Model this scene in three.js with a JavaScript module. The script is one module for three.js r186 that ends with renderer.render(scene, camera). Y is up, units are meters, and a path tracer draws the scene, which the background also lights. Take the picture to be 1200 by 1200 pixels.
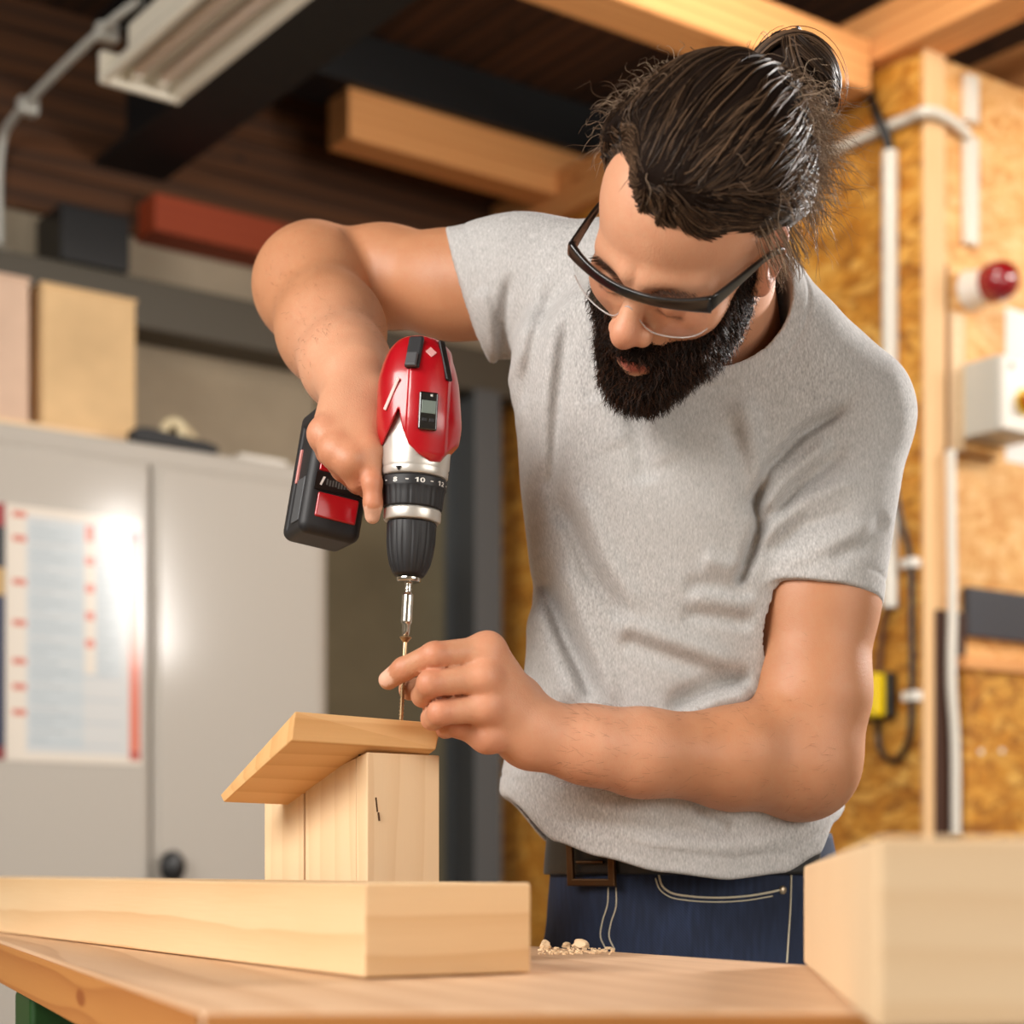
import * as THREE from 'three';
import { RoundedBoxGeometry } from 'three/addons/geometries/RoundedBoxGeometry.js';
import { mergeGeometries, mergeVertices } from 'three/addons/utils/BufferGeometryUtils.js';
import { ImprovedNoise } from 'three/addons/math/ImprovedNoise.js';
import { RectAreaLightUniformsLib } from 'three/addons/lights/RectAreaLightUniformsLib.js';

const scene = new THREE.Scene();
// ---------------------------------------------------------------- camera, sky, lights, exposure
const F = 2100, EYE = 0.967, HOR = 1020;                  // focal length in pixels of a 1200 px frame, eye height, horizon row
const camera = new THREE.PerspectiveCamera(2 * Math.atan(HOR / F) * 180 / Math.PI, 1200 / (2 * HOR), 0.05, 40);
camera.position.set(0, EYE, 0);
camera.lookAt(0, EYE, -1);
camera.setViewOffset(1200, 2 * HOR, 0, 0, 1200, 1200);
camera.focus = 1.50;
camera.userData.fStop = 2.5;
camera.updateProjectionMatrix();
const renderer = new THREE.WebGLRenderer({ antialias: true });
renderer.toneMapping = THREE.LinearToneMapping;
renderer.toneMappingExposure = 1.0;
renderer.shadowMap.enabled = true;
renderer.shadowMap.type = THREE.PCFSoftShadowMap;
scene.background = new THREE.Color(0.75, 0.83, 0.95);     // overcast daylight outside the closed workshop
RectAreaLightUniformsLib.init();

// the workshop stands turned 36 degrees to the camera: u runs along the back wall, v towards it
const TURN = 36 * Math.PI / 180, CT = Math.cos(TURN), ST = Math.sin(TURN);
const R = (u, y, v) => new THREE.Vector3(CT * u - ST * v, y, -(ST * u + CT * v));
const GLOW = [];                                           // lamps and windows, some added as unseen fill: [name, centre, target, width, height, colour, intensity]
GLOW.push(['window_1', R(-1.86, 2.22, 0.95), R(1.4, 1.20, 1.05), 2.4, 1.5, new THREE.Color(1, 0.958, 0.905), 14.4]);
GLOW.push(['added_window_2', R(1.9, 1.85, -2.36), R(1.9, 1.85, 2), 2.6, 1.4, new THREE.Color(1, 0.95, 0.88), 4.8]);  // unseen window added behind the camera as frontal fill
GLOW.push(['work_light', new THREE.Vector3(1.62, 2.06, -2.66), new THREE.Vector3(0.0, 1.42, -1.9), 0.19, 0.58, new THREE.Color(1, 0.95, 0.91), 170]);
GLOW.push(['bay_fill_light', R(4.3, 2.62, 1.45), R(4.25, 1.5, 2.5), 1.3, 0.24, new THREE.Color(1, 0.93, 0.84), 27]);  // unseen lamp added to brighten the right partition face
GLOW.push(['hall_fill_light', R(2.25, 2.92, 2.1), R(3.1, 1.5, 3.75), 0.9, 0.24, new THREE.Color(1, 0.92, 0.82), 14]);  // unseen lamp added to lift the chipboard and wall behind the man
for (const [name, at, to, w, h, c, k] of GLOW) {
  const l = new THREE.RectAreaLight(c, k, w, h);
  l.name = name + '_glow'; l.position.copy(at); l.lookAt(to); l.castShadow = true;
  scene.add(l);
}
// ---------------------------------------------------------------- helpers
const noise = new ImprovedNoise();
let seed_ = 1234567;
const rnd = () => { seed_ = (seed_ + 0x6d2b79f5) | 0; let t = Math.imul(seed_ ^ (seed_ >>> 15), 1 | seed_); t = (t + Math.imul(t ^ (t >>> 7), 61 | t)) ^ t; return ((t ^ (t >>> 14)) >>> 0) / 4294967296; };
const rr = (a, b) => a + (b - a) * rnd();
const V = (x, y, z) => new THREE.Vector3(x, y, z);
const at = (px, py, d) => V((px - 600) / F * d, EYE + (HOR - py) / F * d, -d);          // a point of the place from its row, column and distance
const onV = (px, py, v) => { const k = (px - 600) / F, d = v / (CT - ST * k); return { u: CT * k * d + ST * d, y: EYE + (HOR - py) / F * d, v, d }; };
const onU = (px, py, u) => { const k = (px - 600) / F, d = u / (CT * k + ST); return { u, y: EYE + (HOR - py) / F * d, v: CT * d - ST * k * d, d }; };
const clamp = (x, a, b) => Math.max(a, Math.min(b, x)), mix = (a, b, t) => a + (b - a) * t;
const sstep = (a, b, x) => { const t = clamp((x - a) / (b - a), 0, 1); return t * t * (3 - 2 * t); };
const names = new Map();
function numbered(n) { const k = names.get(n) || 0; names.set(n, k + 1); return k ? n + '_' + String(k).padStart(3, '0') : n; }
function tag(o, label, category, group, kind) {
  if (label) o.userData.label = label;
  if (category) o.userData.category = category;
  if (group) o.userData.group = group;
  if (kind) o.userData.kind = kind;
  return o;
}
function thing(name, pos, turn, label, category, group) {
  const g = new THREE.Group(); g.name = numbered(name); g.position.copy(pos); g.rotation.y = turn || 0;
  scene.add(g); return tag(g, label, category, group);
}
function add(parent, name, geo, mat, pos) {
  const m = new THREE.Mesh(geo, mat); m.name = parent === scene ? numbered(name) : name;
  m.castShadow = m.receiveShadow = true;
  if (pos) m.position.copy(pos);
  parent.add(m); return m;
}
// box-projected uv in metres; grain: the local axis (0, 1, 2) that u follows
function boxUV(g, grain = 0, off = 0) {
  const pos = g.attributes.position, idx = g.index, n = idx ? idx.count : pos.count;
  const map = new Map(), P = [], N = [], U = [], C = [], I = [], nor = g.attributes.normal, col = g.attributes.color;
  const a = V(), b = V(), c = V(), e = V();
  for (let t = 0; t < n; t += 3) {
    const v = [0, 1, 2].map((k) => (idx ? idx.getX(t + k) : t + k));
    a.fromBufferAttribute(pos, v[0]); b.fromBufferAttribute(pos, v[1]); c.fromBufferAttribute(pos, v[2]);
    b.sub(a); c.sub(a); e.crossVectors(b, c);
    const m = [Math.abs(e.x), Math.abs(e.y), Math.abs(e.z)], ax = m[0] > m[1] && m[0] > m[2] ? 0 : m[1] > m[2] ? 1 : 2;
    const ua = ax === grain ? (grain + 1) % 3 : grain, va = 3 - ax - ua;
    for (const q of v) {
      const key = q * 3 + ax;
      let w = map.get(key);
      if (w === undefined) {
        w = P.length / 3; map.set(key, w);
        const xyz = [pos.getX(q), pos.getY(q), pos.getZ(q)];
        P.push(...xyz); N.push(nor.getX(q), nor.getY(q), nor.getZ(q));
        U.push(xyz[ua] + off, xyz[va] + off * 0.37 + ax * 0.173);
        if (col) C.push(col.getX(q), col.getY(q), col.getZ(q));
      }
      I.push(w);
    }
  }
  const o = new THREE.BufferGeometry();
  o.setAttribute('position', new THREE.Float32BufferAttribute(P, 3));
  o.setAttribute('normal', new THREE.Float32BufferAttribute(N, 3));
  o.setAttribute('uv', new THREE.Float32BufferAttribute(U, 2));
  if (col) o.setAttribute('color', new THREE.Float32BufferAttribute(C, 3));
  o.setIndex(I);
  return o;
}
function rbox(w, h, d, r = 0.004, grain = 0, off = 0, seg = 2) { return boxUV(new RoundedBoxGeometry(w, h, d, seg, Math.min(r, w / 2.1, h / 2.1, d / 2.1)), grain, off); }
// eight corners (x0y0z0, x1y0z0, x0y1z0, x1y1z0, then z1) joined into a block with softened edges
function hexa(c, r = 0.003, grain = 0, off = 0) {
  const w = c[0].distanceTo(c[1]), h = c[0].distanceTo(c[2]), d = c[0].distanceTo(c[4]);
  const g = boxUV(new RoundedBoxGeometry(w, h, d, 2, r), grain, off), p = g.attributes.position, q = V(), t = V();
  for (let i = 0; i < p.count; i++) {
    const f = [p.getX(i) / w + 0.5, p.getY(i) / h + 0.5, p.getZ(i) / d + 0.5]; q.set(0, 0, 0);
    for (let k = 0; k < 8; k++) q.addScaledVector(c[k], (k & 1 ? f[0] : 1 - f[0]) * (k & 2 ? f[1] : 1 - f[1]) * (k & 4 ? f[2] : 1 - f[2]));
    p.setXYZ(i, q.x, q.y, q.z);
  }
  g.computeVertexNormals(); return g;
}
const roomBase = new Map();
function roomThing(name, u, y, v, label, category, group) { const g = thing(name, R(u, y, v), TURN, label, category, group); roomBase.set(g, [u, y, v]); return g; }
function roomStruct(name, u, y, v) { const g = thing(name, R(u, y, v), TURN); g.userData.kind = 'structure'; roomBase.set(g, [u, y, v]); return g; }
function rb(g, name, [u0, u1], [y0, y1], [v0, v1], mat, r = 0.004, grain = 0, off = rnd() * 3) {
  const [bu, by, bv] = roomBase.get(g);
  return add(g, name, rbox(u1 - u0, y1 - y0, v1 - v0, r, grain, off), mat, V((u0 + u1) / 2 - bu, (y0 + y1) / 2 - by, -((v0 + v1) / 2 - bv)));
}
const local = (g, u, y, v) => { const [bu, by, bv] = roomBase.get(g); return V(u - bu, y - by, -(v - bv)); };
function tubeGeo(pts, r, seg = 40, rad = 10, tension = 0.5) { return new THREE.TubeGeometry(new THREE.CatmullRomCurve3(pts, false, 'centripetal', tension), seg, r, rad, false); }
function frameOf(dir, up) { const z = dir.clone().normalize(), x = new THREE.Vector3().crossVectors(up, z).normalize(), y = new THREE.Vector3().crossVectors(z, x); return new THREE.Matrix4().makeBasis(x, y, z); }

// ---------------------------------------------------------------- textures
function canvasTex(w, h, draw, srgb = true, rep = [1, 1]) {
  const c = document.createElement('canvas'); c.width = w; c.height = h;
  draw(c.getContext('2d'), w, h);
  const t = new THREE.CanvasTexture(c); t.wrapS = t.wrapT = THREE.RepeatWrapping; t.repeat.set(...rep); t.magFilter = THREE.LinearFilter;
  if (srgb) t.colorSpace = THREE.SRGBColorSpace;
  return t;
}
function pixelTex(w, h, f, srgb = true, rep = [1, 1]) {
  const d = new Uint8Array(w * h * 4);
  for (let y = 0, o = 0; y < h; y++) for (let x = 0; x < w; x++, o += 4) { const c = f(x / w, y / h); d[o] = clamp(c[0], 0, 255); d[o + 1] = clamp(c[1], 0, 255); d[o + 2] = clamp(c[2], 0, 255); d[o + 3] = 255; }
  const t = new THREE.DataTexture(d, w, h, THREE.RGBAFormat); t.wrapS = t.wrapT = THREE.RepeatWrapping; t.repeat.set(...rep);
  t.magFilter = THREE.LinearFilter; t.needsUpdate = true; if (srgb) t.colorSpace = THREE.SRGBColorSpace;
  return t;
}
// noise that repeats over the unit square
const tn = (x, y, fx, fy, z) => {
  const bx = x * fx, by = y * fy, wx = x, wy = y;
  const a = noise.noise(bx, by, z), b = noise.noise(bx - fx, by, z), c = noise.noise(bx, by - fy, z), d = noise.noise(bx - fx, by - fy, z);
  return mix(mix(a, b, wx), mix(c, d, wx), wy);
};
// flat-sawn board: late-wood lines along u that swerve round knots
function woodTex(w, h, light, dark, z, rings, knots, contrast, rep) {
  return pixelTex(w, h, (x, y) => {
    let yy = y + 0.035 * tn(x, y, 3, 2, z) + 0.012 * tn(x, y, 9, 5, z + 3), kn = 0;
    for (const [kx, ky, kr] of knots) {
      const dx = (x - kx) * 2.2, dy = y - ky, q = Math.sqrt(dx * dx + dy * dy);
      yy += dy * 0.9 * Math.exp(-q * q / (kr * kr * 10)); kn = Math.max(kn, sstep(kr, kr * 0.45, q + 0.01 * tn(x, y, 40, 40, z)));
    }
    const ph = yy * rings + 0.6 * tn(x, y, 2, 3, z + 7), s = ph - Math.floor(ph);
    const late = Math.pow(s, 2.2) * (1 - sstep(0.92, 1, s));
    const fib = 0.5 + 0.5 * tn(x, y, 14, 190, z + 11), blot = 0.5 + 0.5 * tn(x, y, 4, 6, z + 17);
    let t = clamp(contrast * (0.62 * late + 0.28 * fib) + 0.30 * blot - 0.12, 0, 1);
    t = mix(t, 1.55, kn * 0.8);
    return [0, 1, 2].map((k) => mix(light[k], dark[k], t));
  }, true, rep);
}
function osbTex(size, base, tones, n, seed, rep) {
  return canvasTex(size, size, (g) => {
    let s = seed; const r = () => { s = (s * 16807) % 2147483647; return s / 2147483647; };
    g.fillStyle = base; g.fillRect(0, 0, size, size);
    for (let i = 0; i < n; i++) {
      const x = r() * size, y = r() * size, L = size * (0.025 + 0.075 * r()), W = size * (0.006 + 0.018 * r()), a = (r() < 0.65 ? Math.PI / 2 : r() * Math.PI) + (r() - 0.5) * 1.0;
      g.globalAlpha = 0.35 + 0.5 * r(); g.fillStyle = tones[Math.floor(r() * tones.length)];
      for (const ox of [-size, 0, size]) for (const oy of [-size, 0, size]) {
        if (x + ox < -L || x + ox > size + L || y + oy < -L || y + oy > size + L) continue;
        g.save(); g.translate(x + ox, y + oy); g.rotate(a);
        g.beginPath(); g.moveTo(-L / 2, -W / 2); g.lineTo(L / 2 - W * r(), -W / 2 * 0.8); g.lineTo(L / 2, W / 2 * 0.6); g.lineTo(-L / 2 + W, W / 2); g.closePath(); g.fill();
        g.restore();
      }
    }
  }, true, rep);
}
const T = {};
T.pine = woodTex(1024, 512, [231, 201, 158], [204, 160, 110], 1.3, 9, [[0.62, 0.42, 0.02]], 0.75, [1.4, 4]);
T.pine2 = woodTex(512, 512, [234, 205, 166], [212, 172, 126], 5.9, 6, [], 0.55, [2.2, 7]);
T.bench = woodTex(1024, 512, [222, 186, 150], [186, 142, 104], 9.7, 10, [[0.3, 0.7, 0.015]], 0.9, [0.9, 2.2]);
T.beam = woodTex(512, 256, [240, 176, 112], [196, 124, 64], 14.1, 7, [[0.35, 0.5, 0.04]], 0.9, [0.7, 5]);
T.plank = woodTex(512, 256, [104, 62, 28], [40, 23, 11], 21.3, 5, [[0.2, 0.3, 0.03], [0.75, 0.6, 0.03]], 1.1, [0.5, 3.5]);
T.osb = osbTex(1024, '#c98a2e', ['#dba146', '#b87520', '#e5b25c', '#a5661a', '#d09238', '#c58228', '#8d5514'], 5200, 91, [0.85, 0.85]);
T.osbLit = osbTex(1024, '#e0a866', ['#eab976', '#d99c56', '#f0c388', '#cf8f48', '#e4ae6c'], 5200, 37, [0.85, 0.85]);  // lit copy of the chipboard: the light is in the paler tones
T.grit = pixelTex(256, 256, (x, y) => { const t = 128 + 60 * tn(x, y, 60, 60, 2) + 50 * tn(x, y, 16, 16, 5) + 30 * tn(x, y, 120, 120, 8); return [t, t, t]; }, false, [3, 3]);
T.stain = pixelTex(256, 256, (x, y) => { const t = 222 + 30 * tn(x, y, 4, 4, 31) + 18 * tn(x, y, 11, 11, 5) + 8 * tn(x, y, 40, 40, 3); return [t, t, t]; }, true, [0.6, 0.6]);
T.knit = pixelTex(512, 512, (x, y) => {
  const hx = 0.5 + 0.5 * tn(x, y, 70, 200, 3), b = 0.5 + 0.5 * tn(x, y, 30, 90, 9), c = 0.5 + 0.5 * tn(x, y, 9, 12, 4), t = 204 + 78 * (hx - 0.5) + 52 * (b - 0.5) + 12 * (c - 0.5);
  return [t, t, t + 1];
}, true, [5, 5]);
T.knitBump = pixelTex(256, 256, (x, y) => { const t = 128 + 55 * Math.sin(x * 2 * Math.PI * 64) * Math.sin(y * 2 * Math.PI * 48) + 40 * tn(x, y, 60, 60, 1); return [t, t, t]; }, false, [8, 8]);
T.denim = pixelTex(512, 512, (x, y) => {
  const tw = 0.5 + 0.5 * Math.sin((x + y) * 2 * Math.PI * 90), f = 0.5 + 0.5 * tn(x, y, 10, 60, 6), w = 0.5 + 0.5 * tn(x, y, 5, 7, 2), t = 0.25 * tw + 0.55 * f + 0.5 * w;
  return [13 + 34 * t * t, 21 + 42 * t * t, 40 + 56 * t * t];
}, true, [4, 4]);
T.skin = pixelTex(512, 512, (x, y) => { const t = 128 + 34 * tn(x, y, 90, 90, 3) + 30 * tn(x, y, 40, 60, 8) + 26 * tn(x, y, 200, 200, 5); return [t, t, t]; }, false, [11, 11]);
T.skinTone = pixelTex(256, 256, (x, y) => { const a = tn(x, y, 6, 6, 3), b = tn(x, y, 22, 22, 9), c = tn(x, y, 64, 64, 5); return [247 + 10 * a, 240 + 13 * a + 8 * b + 7 * c, 236 + 15 * a + 10 * b + 8 * c]; }, true, [7, 7]);
const std = (o) => new THREE.MeshStandardMaterial(o), phy = (o) => new THREE.MeshPhysicalMaterial(o);
const M = {
  pine: std({ map: T.pine, roughness: 0.62, bumpMap: T.grit, bumpScale: 0.0002 }),
  pine2: std({ map: T.pine2, roughness: 0.62, bumpMap: T.grit, bumpScale: 0.0002 }),
  bench: std({ map: T.bench, roughness: 0.5, bumpMap: T.grit, bumpScale: 0.0002 }),
  beam: std({ map: T.beam, roughness: 0.7 }),
  plank: std({ map: T.plank, roughness: 0.85 }),
  osb: std({ map: T.osb, roughness: 0.6, bumpMap: T.grit, bumpScale: 0.0004 }),
  osbLit: std({ map: T.osbLit, roughness: 0.6, bumpMap: T.grit, bumpScale: 0.0004 }),
  plaster: std({ color: 0xb3a48c, map: T.stain, roughness: 0.9, bumpMap: T.grit, bumpScale: 0.0006 }),
  plasterLight: std({ color: 0xc2b7a2, map: T.stain, roughness: 0.9 }),
  plasterShaded: std({ color: 0x776d54, map: T.stain, roughness: 0.85 }),  // the wall plaster with shade put into its colour
  concrete: std({ color: 0x8d8a86, map: T.stain, roughness: 0.8, bumpMap: T.grit, bumpScale: 0.001 }),
  steelDark: std({ color: 0x17181a, roughness: 0.55, metalness: 0.3 }),
  steelGrey: std({ color: 0x4e483d, roughness: 0.6, metalness: 0.1 }),
  cabinet: phy({ color: 0xaea79d, roughness: 0.55, specularIntensity: 0.5, clearcoat: 0.34, clearcoatRoughness: 0.14 }),
  card: std({ color: 0xf3cc97, map: T.stain, roughness: 0.85 }),
  cardPink: std({ color: 0xf0cdb2, map: T.stain, roughness: 0.85 }),
  whitePlastic: std({ color: 0xe6e1d8, roughness: 0.4 }),
  greyPlastic: std({ color: 0xbdbcb4, roughness: 0.45 }),
  black: std({ color: 0x0c0c0d, roughness: 0.4 }),
  rubber: std({ color: 0x17181a, roughness: 0.65 }),
  green: std({ color: 0x1d4418, roughness: 0.45, metalness: 0.1 }),
};
// ---------------------------------------------------------------- the workshop shell
const U0 = -1.9, U1 = 5.2, V0 = -2.4, V1 = 4.31, TOP = 3.12;
{
  const f = roomStruct('floor', 0, 0, 0);
  rb(f, 'slab', [U0 - 0.2, U1 + 0.2], [-0.15, 0], [V0 - 0.2, V1 + 0.2], M.concrete, 0.002);
  const wb = roomStruct('wall_back', 0, 0, V1);
  rb(wb, 'wall_surface', [U0 - 0.2, U1 + 0.2], [0, TOP], [V1, V1 + 0.2], M.plaster, 0.002);
  rb(wb, 'shaded_panel', [2.46, 2.89], [0.0, 2.30], [V1 - 0.012, V1 + 0.002], M.plasterShaded, 0.002);  // shade on the plaster beside the cabinet, laid on as a darker sheet
  const wl = roomStruct('wall_left', U0, 0, 0);
  for (const [y, v] of [[[0, 1.47], [V0, V1]], [[2.97, TOP], [V0, V1]], [[1.47, 2.97], [V0, -0.25]], [[1.47, 2.97], [2.15, V1]]]) rb(wl, 'wall_panel', [U0 - 0.2, U0], y, v, M.plasterLight, 0.002);
  const wf = roomStruct('wall_front', 0, 0, V0);
  for (const [u, y] of [[[U0 - 0.2, U1 + 0.2], [0, 1.15]], [[U0 - 0.2, U1 + 0.2], [2.55, TOP]], [[U0 - 0.2, 0.6], [1.15, 2.55]], [[3.2, U1 + 0.2], [1.15, 2.55]]]) rb(wf, 'wall_panel', u, y, [V0 - 0.2, V0], M.plasterLight, 0.002);
  const wr = roomStruct('wall_right', U1, 0, 0);
  rb(wr, 'wall_surface', [U1, U1 + 0.2], [0, TOP], [V0, V1], M.plasterLight, 0.002);
  // glowing frosted panes in their openings, the second added only as fill
  const pane = (c, k) => std({ color: 0xdddddd, roughness: 0.6, emissive: c, emissiveIntensity: k });
  const w1 = roomStruct('window_1', U0, 2.22, 0.95);
  rb(w1, 'pane', [U0 - 0.06, U0 - 0.05], [1.47, 2.97], [-0.25, 2.15], pane(new THREE.Color(1, 0.97, 0.93), 1.5), 0.001);
  for (const v of [-0.22, 0.95, 2.12]) rb(w1, 'window_frame', [U0 - 0.09, U0 - 0.045], [1.47, 2.97], [v - 0.03, v + 0.03], M.whitePlastic);
  const w2 = roomStruct('added_window_2', 1.9, 1.85, V0);
  rb(w2, 'pane', [0.6, 3.2], [1.15, 2.55], [V0 - 0.06, V0 - 0.05], pane(new THREE.Color(1, 0.96, 0.9), 1.0), 0.001);
  for (const u of [0.63, 1.9, 3.17]) rb(w2, 'window_frame', [u - 0.03, u + 0.03], [1.15, 2.55], [V0 - 0.09, V0 - 0.045], M.whitePlastic);

  // ceiling of dark boards running towards the back wall, with a roof slab above
  const c = roomStruct('ceiling', 0, TOP, 0);
  rb(c, 'roof_slab', [U0 - 0.2, U1 + 0.2], [TOP + 0.03, TOP + 0.15], [V0 - 0.2, V1 + 0.2], M.steelDark, 0.002);
  const pm = [1, 0.8, 0.62, 0.9].map((k) => { const m = M.plank.clone(); m.color.setScalar(k); return m; });
  for (let u = U0, i = 0; u < U1; u += 0.155, i++) rb(c, 'plank', [u + 0.003, u + 0.152], [TOP + rr(0, 0.006), TOP + 0.03], [V0, V1], pm[Math.floor(rnd() * 4)], 0.004, 2);

  // dark boards on the upper part of the back wall
  for (let y = 2.60, i = 0; y < TOP; y += 0.11, i++) rb(wb, 'plank', [U0, 3.085], [y, Math.min(y + 0.107, TOP)], [V1 - 0.02, V1 + 0.002], pm[(i * 2 + 1) % 4], 0.003, 0);
  // steel and timber under the ceiling
  let g = roomStruct('ceiling_beam', 1.9, TOP, 2);
  rb(g, 'lower_flange', [1.81, 2.0], [2.75, 2.765], [V0, V1], M.steelDark, 0.002, 2);
  rb(g, 'web', [1.896, 1.914], [2.765, TOP - 0.015], [V0, V1], M.steelDark, 0.002, 2);
  rb(g, 'upper_flange', [1.81, 2.0], [TOP - 0.015, TOP], [V0, V1], M.steelDark, 0.002, 2);
  g = roomStruct('ceiling_beam', 2.6, 2.98, 4.05);
  rb(g, 'purlin', [2.02, 3.6], [2.985, TOP], [3.95, 4.12], M.steelDark, 0.003);
  g = roomStruct('beam_support_column', 1.75, 2.45, 4.2);
  rb(g, 'bracket', [1.665, 1.845], [2.45, 2.585], [4.15, 4.31], M.black, 0.004);
  g = roomStruct('wall_beam', 1, 2.39, 4.25);
  rb(g, 'beam_face', [U0, 3.085], [2.325, 2.45], [4.17, 4.31], M.steelGrey, 0.006);
  g = roomStruct('wall_plate_beam', 2.5, 2.6, 4.27);
  const red = M.beam.clone(); red.color.set(0xa05a3c);
  rb(g, 'timber', [1.93, 3.09], [2.585, 2.68], [4.19, 4.31], red, 0.005);
  g = roomStruct('steel_column', 2.924, 0, 4.23);
  const blue = M.steelGrey.clone(); blue.color.set(0x55585a);
  for (const v of [[4.14, 4.152], [4.298, 4.31]]) rb(g, 'flange', [2.88, 2.968], [0, 2.325], v, blue, 0.002);
  rb(g, 'web', [2.918, 2.930], [0, 2.325], [4.152, 4.298], blue, 0.002);

  const e = onV(409, 160, 3.98);
  const timber = (u, y, v, label, grain, m = M.beam) => { const t = roomThing('timber_beam', (u[0] + u[1]) / 2, y[0], (v[0] + v[1]) / 2, label, 'beam'); rb(t, 'timber', u, y, v, m, 0.006, grain); return t; };
  timber([e.u, 3.6], [e.y, e.y + 0.132], [3.98, 4.09], 'orange sawn timber beam under the black steel, its cut end showing', 0);
  timber([1.0, 3.04], [2.727, 2.845], [2.80, 2.92], 'orange timber beam above the man\'s bun, running to the corner of the chipboard partition', 0);
  timber([3.045, 3.165], [2.80, 2.92], [-1.0, 4.3], 'long timber plate lying along the top edge of the chipboard partition', 2);
  timber([3.46, 3.58], [2.80, 2.92], [-1.0, 4.3], 'second timber beam over the partition, at the top right corner of the ceiling', 2);

  // the partition: chipboard on two sides of a corner
  g = roomStruct('partition_wall', 3.09, 0, 2.7);
  rb(g, 'board', [3.09, 3.108], [0, 2.80], [2.70, 3.52], M.osb, 0.003, 1);
  rb(g, 'board', [3.091, 3.109], [0, 2.80], [3.523, 4.305], M.osb, 0.003, 1);
  rb(g, 'corner_post', [3.0905, 3.158], [0, 2.80], [2.686, 2.70], M.pine2, 0.004, 1);
  const cp = g.children[g.children.length - 1]; cp.material = M.pine2.clone(); cp.material.color.set(0xfff0dc);
  rb(g, 'board', [3.158, 4.18], [0, 2.80], [2.70, 2.718], M.osbLit, 0.003, 1);  // side facing the light, its brightness put into the board colour
  rb(g, 'board', [4.184, U1], [0, 2.80], [2.70, 2.718], M.osbLit, 0.003, 1);
}
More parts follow.
